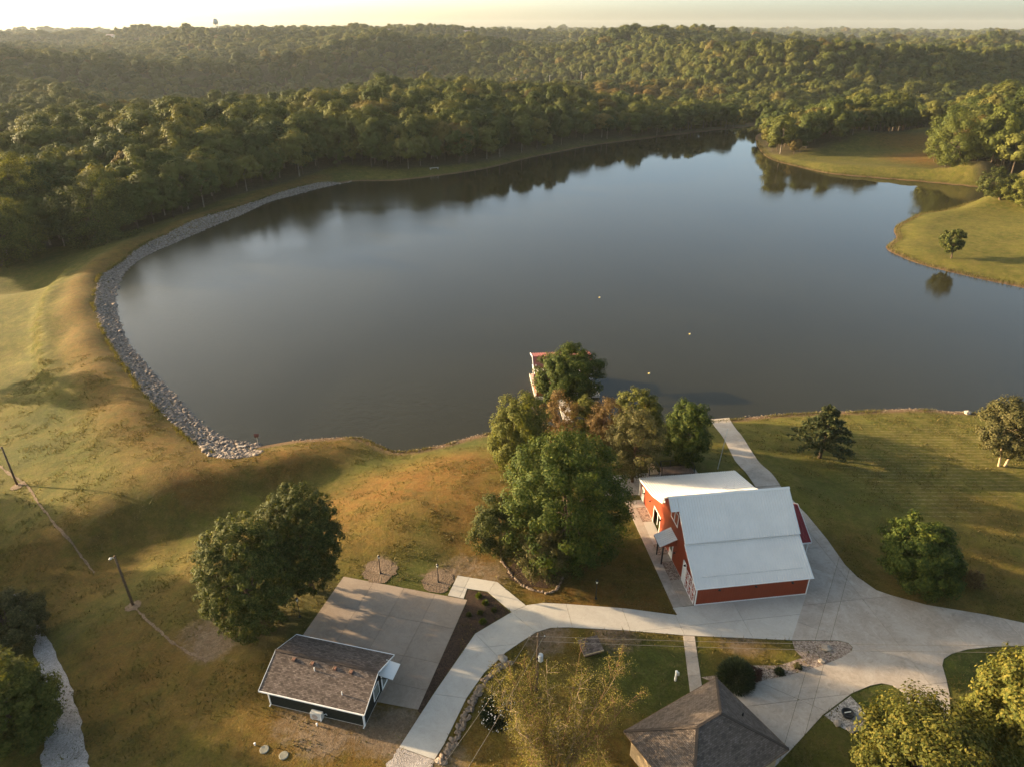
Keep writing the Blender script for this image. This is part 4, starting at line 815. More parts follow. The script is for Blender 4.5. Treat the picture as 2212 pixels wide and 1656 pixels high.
# shrubs
def shrub(name, label, u, v, rx, h, mat, n, leaf, seed, spiky=False, z0=None, group=None, extra=None):
    r = np.random.default_rng(seed); B = G(u, v, z0 or YARD); t = thing(name, B, label, 'shrub', group)
    if spiky:
        m = n; d = rdir(r, m); d[:, 2] = np.abs(d[:, 2]); q = r.uniform(.25, 1, m)**.6; P = d*q[:, None]*[rx, rx, h]; T = d+rdir(r, m)*.25; T /= np.linalg.norm(T, axis=1)[:, None]
        sd = np.cross(T, rdir(r, m)); sd /= np.linalg.norm(sd, axis=1)[:, None]; L = leaf*r.uniform(1.6, 3.4, m)[:, None]; w = leaf*.5
        V = np.stack([P-T*L*.5-sd*w, P-T*L*.5+sd*w, P+T*L], 1).reshape(-1, 3); me = np_mesh('foliage', V, np.arange(m*3).reshape(m, 3), mat)
    else:
        P, Nn, c, rl = crown_pts(r, n, rx, rx, h*.55, 10, (.14, .24), flat_bottom=.4); V, Fq = quads(P+[0, 0, h*.5], Nn, leaf, r); V[:, 2] = np.maximum(V[:, 2], .02); me = np_mesh('foliage', V, Fq, mat)
    link('foliage', me, t); mm = MB()
    for k in range(5): a = k*1.3; mm.tube([(0, 0, -.1), (math.cos(a)*rx*.3, math.sin(a)*rx*.3, h*.5)], [.03, .012], 5)
    mm.build('stem', M['bark'], t)
    if extra:
        d = rdir(r, extra); d[:, 2] = np.abs(d[:, 2]); V, Fq = quads(d*[rx*1.03, rx*1.03, h*1.08]*r.uniform(.85, 1.12, (extra, 1))+[0, 0, .1], d, .05, r); link('blossom', np_mesh('blossom', V, Fq, M['flower']), t)
    return t
shrub('round_juniper', 'large dark spiky round juniper at the corner of the house', 1588, 1470, 1.75, 2.5, M['juniper'], 6500, .11, 150, True)
shrub('red_shrub', 'dark red-brown shrub tucked behind the round juniper', 1628, 1466, .8, 1.4, M['redleaf'], 1800, .07, 151)
shrub('bed_shrub', 'small dark green shrub in the house gravel bed', 1683, 1452, .5, .6, M['juniper'], 900, .06, 152, True)
shrub('bed_shrub', 'small olive shrub near the tip of the house gravel bed', 1723, 1442, .45, .5, M['olive'], 700, .06, 153)
shrub('flowering_shrub', 'arching shrub covered in white blossom beside the stone edging', 1078, 1545, 1.7, 2.1, M['juniper'], 5200, .09, 154, True, extra=190)
shrub('bronze_bush', 'thin bronze bush beside the round lawn tree', 2098, 1268, 1.5, 2.3, M['brownleaf'], 2200, .085, 155, z0=4.2)
shrub('bed_shrub', 'small dark shrub under the big maple by the stone edge', 1250, 1205, 1.0, 1.3, M['oval'], 2200, .08, 156)
for i, (x, y, s, mt) in enumerate([(1797, 335, .38, 'bright'), (1848, 388, .38, 'bright'), (1915, 445, .30, 'oval'), (1722, 480, .32, 'oval'), (1806, 465, .30, 'oval'), (1828, 532, .40, 'bright')]):
    shrub('mulch_plant', ['bright green mounded plant in the dark mulch bed', 'small dull green plant in the dark mulch bed'][mt == 'oval'], *D1(x, y), s, s*1.3, M[mt], 420, .055, 160+i, True, group='bright mulch bed plants' if mt == 'bright' else 'dull mulch bed plants')
# tufts at the water and along the riprap
def tufts(pts, name, label, mat, seed, hgt=.55):
    r = np.random.default_rng(seed); P = np.array(pts); n = len(P); z = height(P[:, 0], P[:, 1]); a = r.uniform(0, 6.28, n); ln = r.normal(0, .35, (n, 2)); h = hgt*r.uniform(.5, 1.4, n)
    w = .05; V = np.stack([np.c_[P[:, 0]-np.cos(a)*w, P[:, 1]-np.sin(a)*w, z-.02], np.c_[P[:, 0]+np.cos(a)*w, P[:, 1]+np.sin(a)*w, z-.02], np.c_[P+ln*h[:, None], z+h]], 1).reshape(-1, 3)
    tag(link(name, np_mesh(name, V, np.arange(n*3).reshape(n, 3), mat)), label, kind='stuff')
kk = rng.integers(0, N, 9000); cl = noise2(po_[kk, 0], po_[kk, 1], 2.5, 21) > -.05; kk = kk[cl]
tufts(po_[kk]+rng.normal(0, .28, (len(kk), 2)), 'bank_grass', 'ragged grass fringe along the top of the riprap', M['grassy'], 61, .5)
kk = rng.integers(0, 900, 15000); cl = noise2(nsx[kk, 0], nsx[kk, 1], 3.0, 22) > -.2; kk = kk[cl]; q = nsx[kk]+rng.normal(0, .5, (len(kk), 2)); q = q[height(q[:, 0], q[:, 1]) > .03]
tufts(q, 'shore_grass', 'tall grass fringe along the near shore', M['grassy'], 62, .38)
ps = resample(catmull([un(*p)[:2] for p in pen_sh[3:]+pt_sh[2:]], 6), 1500); kk = rng.integers(0, 1500, 14000); q = ps[kk]+rng.normal(0, 1.0, (14000, 2)); q = q[height(q[:, 0], q[:, 1]) > .03]
tufts(q, 'reeds', 'reedy grass fringe along the far point and field shore', M['grassy'], 63, .9)

def lawn_tufts():
    r = np.random.default_rng(77); n = 560000; X = r.uniform(-95, 110, n); Y = r.uniform(30, 125, n)
    d = np.hypot(X, Y); k = (noise2(X, Y, 1.7, 31)+.6*noise2(X, Y, 6, 32)+.4*noise2(X, Y, .6, 33) > r.uniform(-.2, 1.0, n)) & (np.abs(X) < Y*.8+12); X, Y = X[k], Y[k]
    ok = ~inside(X, Y, offset(shore, 1.5))
    for pl in yard_polys+[np.array([p[:2] for p in gl]+[p[:2] for p in gr[::-1]])]: ok &= ~inside(X, Y, pl)
    X, Y = X[ok], Y[ok]; z = height(X, Y); n = len(X); a = r.uniform(0, 6.28, n); ln = r.normal(0, .6, (n, 2)); h = r.gamma(2.5, .042, n)+.04; w = r.uniform(.03, .08, n)
    V = np.stack([np.c_[X-np.cos(a)*w, Y-np.sin(a)*w, z-.02], np.c_[X+np.cos(a)*w, Y+np.sin(a)*w, z-.02], np.c_[X+ln[:, 0]*h, Y+ln[:, 1]*h, z+h]], 1).reshape(-1, 3)
    tag(link('lawn_grass', np_mesh('lawn_grass', V, np.arange(n*3).reshape(n, 3), M['tuft'])), 'uneven tufts of green and dry grass all over the lawns', kind='stuff')
lawn_tufts()

# ------------------------------------------------------------------ the red barn
def roof_poly(name, pts, mat, parent, th=.06, k=1.0):
    """roof plane, first edge is the eave; carries metre UVs for the shingle pattern"""
    P = [np.array(p, float)*k for p in pts]; e = (P[1]-P[0])/np.linalg.norm(P[1]-P[0]); n = np.cross(P[1]-P[0], P[2]-P[0]); n /= np.linalg.norm(n)
    if n[2] < 0: n = -n
    s = np.cross(n, e); m = MB(); m.prism([tuple(p) for p in P], tuple(-n*th)); me = m.mesh(name, mat)
    uv = me.uv_layers.new(name='UVMap'); co = np.array([v.co[:] for v in me.vertices])
    for lp in me.loops:
        q = co[lp.vertex_index]-P[0]; uv.data[lp.index].uv = (q@e+50, q@s+50)
    return link(name, me, parent)
def build_barn():
    T = thing('red_barn', (*A_barn, YARD), 'red steel barn with pale broken-pitch metal roof, lean-tos and hay hood', 'barn', None, math.atan2(WB[1], WB[0]))
    S = [0, 3.55, 3.551, 6.9, 10.2, 10.201, 13.4, 18.0]; Z = [2.5, 4.72, 5.05, 8.0, 5.05, 4.72, 3.4, 2.4]
    top = lambda s: float(np.interp(s, S, Z))-.09
    Wd = 11.5
    def endwall(x, openings, out):
        m = MB(K); br = sorted(set([0.02, 3.55, 6.9, 10.2, 13.4, 17.98]+[q for o in openings for q in o[:2]]))
        for a, b in zip(br[:-1], br[1:]):
            mid = (a+b)/2; ta, tb = top(a+.002), top(b-.002); z0 = 0
            zs = [(o[2], o[3]) for o in openings if o[0]-.01 < mid < o[1]+.01]
            if zs:
                if zs[0][0] > .05: m.prism([(x, a, 0), (x, b, 0), (x, b, zs[0][0]), (x, a, zs[0][0])], (-out*.12, 0, 0))
                z0 = zs[0][1]
            m.prism([(x, a, z0), (x, b, z0), (x, b, tb), (x, a, ta)], (-out*.12, 0, 0))
        s = .16
        while s < 17.9:
            z0 = 0
            for o in openings:
                if o[0]-.05 < s < o[1]+.05: z0 = o[3]
            m.box(min(x, x+out*.018), max(x, x+out*.018), s-.022, s+.022, z0+.02, top(s)-.03); s += .27
        return m
    endwall(0, [(10.95, 13.0, 0, 2.1)], -1).build('wall', M['red'], T)
    endwall(Wd, [(6.2, 11.0, 0, 2.2)], 1).build('wall', M['red'], T)
    m = MB(K); m.box(0, Wd, 0.0, .12, 0, 2.40)
    for i in range(42): x = .2+i*.268; m.box(x-.022, x+.022, -.018, .004, .1, 2.36)
    m.build('wall', M['red'], T)
    MB(K).box(0, Wd, 17.88, 18.0, 0, 2.26).build('wall', M['red'], T)
    for s in (3.55, 10.2):
        MB(K).box(0, Wd, s-.05 if s < 5 else s-.04, s+.04 if s < 5 else s+.05, 4.45, 5.0).build('clerestory_board', M['white'], T)
    def roof(s0, z0, s1, z1, name, x0=-.25, x1=Wd+.25, mat='tin', rib=.28):
        m = MB(K); m.slab((x0, s0, z0), (x1, s0, z0), (x1, s1, z1), (x0, s1, z1), .06)
        n = np.array([0, -(z1-z0), (s1-s0)]); n = n/np.linalg.norm(n); n = n if n[2] > 0 else -n
        x = x0+.05
        while x < x1:
            a = np.array([x, s0, z0])+n*.018; b = np.array([x, s1, z1])+n*.018; m.bar(a, b, .06, .075); x += rib
        return m.build(name, M[mat], T)
    g = (4.72-2.5)/3.55
    roof(-.22, 2.5-.22*g, 3.52, 4.70, 'roof_panel'); gu = (8.0-5.05)/(6.9-3.55)
    roof(3.32, 5.05-.23*gu, 6.9, 8.0, 'roof_panel'); roof(10.42, 5.05-.23*gu, 6.9, 8.0, 'roof_panel')
    roof(13.4, 3.42, 10.24, 4.72, 'roof_panel'); roof(18.28, 2.34, 13.38, 3.42, 'roof_panel')
    m = MB(K); m.slab((-1.15, 6.72, 7.92), (Wd+.27, 6.72, 7.92), (Wd+.27, 6.9, 8.09), (-1.15, 6.9, 8.09), .03); m.slab((-1.15, 7.08, 7.92), (Wd+.27, 7.08, 7.92), (Wd+.27, 6.9, 8.09), (-1.15, 6.9, 8.09), .03); m.build('ridge_cap', M['tin'], T)
    roof(5.75, 8-1.15*gu, 6.9, 8.0, 'hay_hood', -1.12, -.27); roof(8.05, 8-1.15*gu, 6.9, 8.0, 'hay_hood', -1.12, -.27)
    m = MB(K); m.prism([(-1.05, 5.8, 8-1.1*gu-.1), (-1.05, 8.0, 8-1.1*gu-.1), (-1.05, 6.9, 7.9)], (.06, 0, 0)); m.prism([(-.95, 5.9, 8-1.1*gu-.12), (-.1, 5.9, 8-1.1*gu-.12), (-.1, 7.9, 8-1.1*gu-.12), (-.95, 7.9, 8-1.1*gu-.12)], (0, 0, .04)); m.build('hood_soffit', M['redroof'], T)
    # trims
    for x0, y0, h in [(-.03, -.03, 2.36), (Wd-.07, -.03, 2.36), (-.03, 17.93, 2.2), (Wd-.07, 17.93, 2.2)]: MB(K).box(x0, x0+.1, y0, y0+.1, 0, h).build('corner_trim', M['white'], T)
    MB(K).box(-.25, Wd+.25, -.30, -.225, 2.26, 2.36).build('gutter', M['white'], T)
    MB(K).box(.1, Wd-.1, -.03, -.005, .02, .13).build('base_trim', M['white'], T)
    for (a, b) in [((-.22, 2.36), (3.5, 4.68)), ((3.4, 4.85), (5.72, 6.9)), ((8.1, 6.9), (10.4, 4.85)), ((10.25, 4.66), (13.4, 3.36)), ((13.4, 3.36), (18.25, 2.28))]: MB(K).bar((-.27, a[0], a[1]), (-.27, b[0], b[1]), .04, .14).build('rake_trim', M['white'], T)
    MB(K).box(-.025, -.019, .1, 17.9, 0, .05).build('base_trim', M['white'], T)
    m = MB(K); m.bar((.6, .62, 2.5+.62*g+.05), (11.0, .62, 2.5+.62*g+.05), .05, .05); m.build('snow_guard', M['greyplastic'], T)
    # sliding cross-braced door
    d = MB(K).box(-.10, -.035, .12, 2.66, .06, 2.30).build('sliding_door', M['red'], T); m = MB(K)
    for s in (.12, .96, 1.8, 2.58): m.box(-.13, -.10, s, s+.08, .06, 2.30)
    for z in (.06, 1.16, 2.22): m.box(-.132, -.10, .12, 2.66, z, z+.08)
    for s in (.16, 1.0, 1.84):
        for z in (.12, 1.24): m.bar((-.118, s, z), (-.118, s+.84, z+1.0), .07, .024); m.bar((-.112, s, z+1.0), (-.112, s+.84, z), .07, .024)
    m.build('cross_brace', M['white'], d)
    w = MB(K).box(-.09, -.035, 2.78, 3.62, .04, 2.62).build('white_door', M['white'], T); MB(K).box(-.105, -.09, 2.86, 3.54, .2, 1.2).build('door_panel', M['white'], w); MB(K).box(-.105, -.09, 2.86, 3.54, 1.35, 2.5).build('door_panel', M['white'], w)
    w = MB(K).box(-.08, -.03, 6.55, 7.5, .02, 1.95).build('entry_door', M['white'], T); MB(K).box(-.095, -.08, 6.7, 7.35, 1.0, 1.8).build('pane', M['glass'], w)
    w = MB(K).box(-.08, -.03, 16.5, 17.35, .02, 1.8).build('rear_door', M['white'], T); MB(K).box(-.095, -.08, 16.65, 17.2, .9, 1.65).build('pane', M['glass'], w)
    # dark doorway frame, loft door with frame
    m = MB(K); m.box(-.05, .02, 10.87, 10.95, 0, 2.18); m.box(-.05, .02, 13.0, 13.08, 0, 2.18); m.box(-.05, .02, 10.95, 13.0, 2.10, 2.18); m.build('doorway_frame', M['white'], T)
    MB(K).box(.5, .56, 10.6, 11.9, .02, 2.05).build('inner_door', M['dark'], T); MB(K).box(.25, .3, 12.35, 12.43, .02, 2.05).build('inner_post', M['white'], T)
    w = MB(K).box(-.07, -.03, 6.12, 8.0, 4.70, 6.05).build('loft_door', M['red'], T); m = MB(K)
    for s in (6.06, 7.03, 7.98): m.box(-.12, -.07, s, s+.08, 4.64, 6.12)
    for z in (4.64, 6.04): m.box(-.118, -.07, 6.06, 8.06, z, z+.08)
    m.build('frame', M['white'], w)
    # awning on two black posts
    m = MB(K); m.slab((-1.85, 5.75, 2.6), (-1.85, 7.75, 2.6), (-.06, 7.75, 3.4), (-.06, 5.75, 3.4), .05)
    for i in range(8): s = 5.78+i*.275; m.bar((-1.85, s, 2.625), (-.06, s, 3.425), .04, .05)
    a = m.build('awning', M['tin'], T)
    MB(K).prism([(-1.78, 5.82, 2.5), (-.04, 5.82, 2.5), (-.04, 5.82, 3.28)], (0, .05, 0)).build('cheek', M['red'], a); MB(K).prism([(-1.78, 7.66, 2.5), (-.04, 7.66, 2.5), (-.04, 7.66, 3.28)], (0, .05, 0)).build('cheek', M['red'], a)
    MB(K).box(-1.83, -1.75, 5.8, 7.72, 2.44, 2.56).build('beam', M['blackmetal'], a)
    for s in (5.98, 7.5): MB(K).box(-1.42, -1.30, s, s+.12, 0, 2.52).build('post', M['blackmetal'], a)
    # gooseneck barn lights
    def light(p, out):
        m = MB(K); p = np.array(p, float); o = np.array(out, float); m.tube([tuple(p), tuple(p+o*.16+[0, 0, .10]), tuple(p+o*.28+[0, 0, .02])], .016, 6); c = p+o*.28
        m.lathe([(.03, .04), (.05, 0), (.14, -.10), (.13, -.10), (.02, -.02)], 12, tuple(c)); m.build('barn_light', M['blackmetal'], T, smooth=False)
    for x in (2.15, 5.85, 9.6): light((x, -.02, 2.08), (0, -1, 0))
    for s, z in ((2.72, 2.75), (5.55, 1.95), (15.9, 1.9), (13.9, 2.3), (10.3, 2.4)): light((-.02, s, z), (-1, 0, 0))
    # gabled red side porch on the right
    pr_ = roof(4.9, 2.2, 8.6, 4.3, 'porch_roof', Wd+.02, 14.3, 'redroof'); pr2 = roof(12.3, 2.2, 8.6, 4.3, 'porch_roof', Wd+.02, 14.3, 'redroof')
    MB(K).prism([(14.18, 5.0, 2.16), (14.18, 12.2, 2.16), (14.18, 8.6, 4.18)], (.06, 0, 0)).build('porch_gable', M['red'], T)
    m = MB(K); m.bar((14.32, 4.85, 2.18), (14.32, 8.6, 4.31), .05, .15); m.build('rake_trim', M['white'], T); MB(K).bar((14.32, 12.35, 2.18), (14.32, 8.6, 4.31), .05, .15).build('rake_trim', M['white'], T); MB(K).box(Wd+.02, 14.3, 4.82, 4.88, 2.06, 2.2).build('gutter', M['white'], T)
    MB(K).box(Wd+.02, 14.1, 5.0, 5.1, 1.95, 2.1).build('beam', M['redroof'], T)
    for s in (5.1, 12.0): MB(K).box(14.05, 14.17, s, s+.12, 0, 2.12).build('porch_post', M['white'], T)
    MB(K).tube([(11.55, 17.95, 2.2), (11.6, 17.95, 1.9), (11.6, 17.95, .05)], .05, 8).build('downspout', M['white'], T)
    MB(K).tube([(-.12, 18.08, 2.2), (-.12, 18.08, .05)], .06, 8).build('downspout', M['white'], T)
build_barn()

# ------------------------------------------------------------------ the dark shingled shed
def build_shed():
    T = thing('dark_shed', (*SHED_FR, YARD), 'small black-sided shed with brown shingle gable roof beside the parking pad', 'shed', None, math.atan2(SW[1], SW[0]))
    L, Dp, eh, rs, rz = 8.42, 5.45, 1.85, 2.72, 3.2
    sl_ = (rz-eh)/(rs+.25)
    for x, out in ((0, 1), (-L, -1)):
        m = MB(K); zt = lambda s: rz-.10-abs(s-rs)*sl_
        m.prism([(x, 0, 0), (x, Dp, 0), (x, Dp, zt(Dp)), (x, rs, zt(rs)), (x, 0, zt(0))], (-out*.1, 0, 0))
        for i in range(16):
            z = .08+i*.19; s0 = max(0.02, rs-(rz-.1-z)/sl_); s1 = min(Dp-.02, rs+(rz-.1-z)/sl_)
            if s1 > s0+.2: m.box(min(x, x+out*.02), max(x, x+out*.02), s0, s1, z, z+.012)
        m.build('wall', M['black'], T)
    for y, out in ((0, -1), (Dp, 1)):
        m = MB(K); m.box(-L+.1, -.1, min(y, y-out*.1), max(y, y-out*.1), 0, eh+.02)
        for i in range(9): z = .08+i*.19; m.box(-L+.1, -.1, min(y, y+out*.02), max(y, y+out*.02), z, z+.012)
        m.build('wall', M['black'], T)
    x0, x1 = -9.05, .28
    r1 = roof_poly('roof_slope', [(x0, -.3, eh-.02), (x1, -.3, eh-.02), (x1, rs, rz), (x0, rs, rz)], M['shed_roof'], T, .09, K)
    be = Dp+.3; bz = rz-(be-rs)*sl_
    r2 = roof_poly('roof_slope', [(x1, be, bz), (x0, be, bz), (x0, rs, rz), (x1, rs, rz)], M['shed_roof'], T, .09, K)
    m = MB(K); m.bar((x0, rs-.01, rz+.012), (x1, rs-.01, rz+.012), .24, .035); m.build('ridge_cap', M['shed_roof'], T)
    for y, z in ((-.33, eh-.07), (be+.03, bz-.05)): MB(K).box(x0, x1, y-.04, y+.03, z-.06, z+.06).build('gutter', M['white'], T)
    for x in (x0-.02, x1+.02):
        m = MB(K); m.bar((x, -.33, eh-.06), (x, rs, rz-.045), .03, .13); m.build('rake_trim', M['white'], T); MB(K).bar((x, be+.03, bz-.06), (x, rs, rz-.045), .03, .13).build('rake_trim', M['white'], T)
    for x in (-L+.03, .02): MB(K).tube([(x, -.32, eh-.12), (x, -.10, eh-.35), (x, -.06, .12), (x-.02, -.25, .03)], .055, 8).build('downspout', M['white'], T)
    MB(K).box(.012, .05, -.02, .09, 0, eh).build('corner_trim', M['white'], T)
    m = MB(K); m.box(-L, .03, -.035, -.022, 0, .06); m.box(.022, .036, 0, Dp, 0, .06); m.build('base_flashing', M['plank'], T)
    # roof vents and pipes on the front slope
    for x, d in ((-7.15, .42), (-5.45, .42), (-3.4, .42), (-1.95, .42)):
        s = rs-d; z = rz-d*sl_; v = MB(K).box(x-.13, x+.13, s-.15, s+.13, z-.03, z+.14).build('roof_vent', M['brick'], T); MB(K).box(x-.145, x-.12, s-.15, s+.13, z+.0, z+.15).build('vent_lip', M['tan'], v)
    for x, d in ((-5.05, .85), (-2.05, 2.05)): s = rs-d; z = rz-d*sl_; MB(K).tube([(x, s, z-.05), (x, s, z+.34)], .045, 8).build('vent_pipe', M['white'], T)
    # gable window, door, small awning
    w = MB(K).box(.022, .06, 1.9, 2.98, .5, 1.85).build('window', M['white'], T); MB(K).box(.06, .066, 1.99, 2.89, .59, 1.76).build('pane', M['glass'], w)
    w = MB(K).box(.022, .06, 3.45, 4.5, .02, 1.75).build('door', M['white'], T); MB(K).box(.06, .066, 3.6, 4.35, .3, 1.62).build('pane', M['glass'], w)
    a = MB(K).slab((.05, 3.1, 2.32), (.05, 4.75, 2.32), (1.3, 4.75, 2.12), (1.3, 3.1, 2.12), .05).build('awning', M['tin'], T)
    for s in (3.2, 4.6): MB(K).bar((.05, s, 1.75), (1.0, s, 2.10), .05).build('bracket', M['blackmetal'], a)
    MB(K).lathe([(.06, 0), (.09, .1), (.03, .16)], 10, (.12, 2.75, 2.1)).build('wall_light', M['blackmetal'], T)
    return T, rs, rz, sl_
build_shed()
# the outdoor heat pump unit on brackets at the wall, and its bits
def heat_pump():
    p = shed(-4.5, -.52); T = thing('heat_pump', (p[0], p[1], YARD), 'white outdoor heat pump unit against the dark shed wall', 'heat pump', None, math.atan2(SW[1], SW[0]))
    b = MB(K).box(0, 1.0, 0, .38, .14, .82).build('casing', M['greyplastic'], T); MB(K).box(.9, 1.0, -.012, 0, .16, .8).build('side_panel', M['white'], b)
    m = MB(K); m.add([(.42+.27*math.cos(a*math.pi/8), -.015, .48+.27*math.sin(a*math.pi/8)) for a in range(16)], [tuple(range(16))]); m.build('fan_grille', M['fan'], T)
    for x in (.12, .84): MB(K).box(x, x+.06, 0.02, .36, 0, .14).build('foot', M['greyplastic'], T)
    MB(K).tube([(1.02, .3, .5), (1.2, .42, .55), (1.24, .47, .35)], .03, 6).build('line_cover', M['white'], T)
heat_pump()

# ------------------------------------------------------------------ hip-roofed house at the bottom
def build_house():
    Nn, Wc, Sc, Ec = [np.array(c) for c in house_c]; c0 = (Nn+Sc)/2; o0 = np.array([c0[0], c0[1], YARD])
    T = thing('brown_roof_house', o0, 'low house with a brown shingled hip roof beside the drive', 'house')
    a = (Wc-Nn)[:2]; La = np.linalg.norm(a); a = a/La; b = np.array([-a[1], a[0]]); 
    if b@((Ec-Nn)[:2]) < 0: b = -b
    Wb = abs((Ec-Nn)[:2]@b); sk = ((Ec-Nn)[:2]@a); N2 = Nn[:2]
    def pt(x, y, z): q = N2+a*x+b*y; return (q[0]-o0[0], q[1]-o0[1], z)
    e = 2.6*K; rise = e+2.15*K*1.05; x0 = min(0, sk)*.5
    x1 = x0+La; h = Wb/2
    A = pt(x0+h, h, rise); B = pt(x1-h*.98, h, rise)
    n, w, s, ee = pt(x0, 0, e), pt(x1, 0, e), pt(x1, Wb, e), pt(x0, Wb, e)
    roof_poly('roof_slope', [n, w, B, A], M['house_roof'], T, .1); roof_poly('roof_slope', [w, s, B], M['house_roof'], T, .1); roof_poly('roof_slope', [s, ee, A, B], M['house_roof'], T, .1); roof_poly('roof_slope', [ee, n, A], M['house_roof'], T, .1)
    for p, q in ((n, A), (w, B), (s, B), (ee, A), (A, B)):
        MB().bar(tuple(np.array(p)+[0, 0, .02]), tuple(np.array(q)+[0, 0, .02]), .22, .05).build('ridge_cap', M['house_roof'], T)
    m = MB(); m.prism([pt(x0+.5, .5, 0), pt(x1-.5, .5, 0), pt(x1-.5, Wb-.5, 0), pt(x0+.5, Wb-.5, 0)], (0, 0, e-.1)); m.build('wall', M['tan'], T)
    for p, q in ((n, w), (w, s), (s, ee), (ee, n)): MB().bar(tuple(np.array(p)-[0, 0, .06]), tuple(np.array(q)-[0, 0, .06]), .10, .12).build('gutter', M['wood'], T)
    q = np.array(n)*.25+np.array(ee)*.35+np.array(A)*.4; m = MB(); m.tube([tuple(q-[0, 0, .1]), tuple(q+[0, 0, .35])], .07, 8); m.build('vent_pipe', M['blackmetal'], T)
    for k in (.3, .7):
        c = np.array(pt(x0+La*k, .45, 1.5)); d = np.array([a[0], a[1], 0]); f = np.array([b[0], b[1], 0])
        wdw = MB().prism([c-d*.6-[0, 0, .6], c+d*.6-[0, 0, .6], c+d*.6+[0, 0, .6], c-d*.6+[0, 0, .6]], f*.06).build('window', M['white'], T); MB().prism([c-f*.01-d*.5-[0, 0, .5], c-f*.01+d*.5-[0, 0, .5], c-f*.01+d*.5+[0, 0, .5], c-f*.01-d*.5+[0, 0, .5]], f*.009).build('pane', M['glass'], wdw)
build_house()

# ------------------------------------------------------------------ boathouse on the lake
def build_boathouse():
    b0 = un(1158, 855, .6); T = thing('boathouse', (b0[0], b0[1], 0), 'red and white floating boathouse half hidden by the lakeside tree', 'boathouse', None, R(5)); 
    MB().box(-.2, 11.5, -.6, 9.2, .1, .55).build('dock_deck', M['plank'], T)
    for x in (0, 5.5, 11.2):
        for y in (0, 8.8): MB().tube([(x, y, -2.2), (x, y, .7)], .14, 8).build('pile', M['wood'], T)
    # raised roofed platform at the back
    MB().box(.3, 10.8, 4.2, 9.0, 2.3, 2.5).build('upper_deck', M['white'], T)
    for x in (.45, 3.9, 7.2, 10.6):
        for y in (4.35, 8.85): MB().box(x-.06, x+.06, y-.06, y+.06, .55, 4.7).build('post', M['white'], T)
    MB().box(.7, 10.5, 4.7, 8.6, .55, 2.3).build('lower_wall', M['red'], T)
    def rf(y0, z0, y1, z1, nm, mt, x0=0, x1=11.1):
        m = MB(); m.slab((x0, y0, z0), (x1, y0, z0), (x1, y1, z1), (x0, y1, z1), .08)
        for i in range(int((x1-x0)/.45)+1): x = x0+.05+i*.45; m.bar((x, y0, z0+.03), (x, y1, z1+.03), .07, .07)
        return m.build(nm, M[mt], T)
    rf(3.9, 4.15, 6.2, 5.5, 'roof', 'redmid'); rf(9.3, 4.75, 6.2, 5.5, 'roof', 'redmid')
    m = MB(); m.bar((-.05, 3.85, 4.1), (-.05, 6.2, 5.5), .08, .2); m.bar((-.05, 6.2, 5.5), (-.05, 9.35, 4.74), .08, .2); m.bar((-.05, 2.6, 2.7), (-.05, 3.85, 4.1), .06, .14); m.build('rake_trim', M['white'], T)
    m = MB()
    for z in (3.1, 3.4): m.bar((.4, 4.3, z), (10.6, 4.3, z), .05); m.bar((.4, 4.3, z), (.4, 8.9, z), .05)
    m.build('railing', M['white'], T)
    # red storage room at the front left
    MB().box(0, 3.4, 0, 3.2, .55, 2.55).build('store_wall', M['red'], T); rf(-.25, 2.55, 3.5, 3.35, 'store_roof', 'redmid', -.2, 3.6)
    MB().box(-.22, 3.62, -.33, -.25, 2.42, 2.6).build('fascia', M['white'], T)
    for x in (-.03, 3.33): MB().box(x, x+.1, -.03, .07, .55, 2.5).build('corner_trim', M['white'], T)
    d = MB().box(1.0, 3.0, -.05, -.01, .6, 2.25).build('door', M['redroof'], T); MB().box(.92, 3.08, -.06, -.052, 2.2, 2.32).build('door_trim', M['white'], d)
    MB().box(3.6, 5.4, -9.5, -.6, .3, .45).build('gangway', M['plank'], T)
    MB().box(3.75, 6.2, -.02, .1, .55, 2.4).build('white_panel', M['white'], T)
build_boathouse()

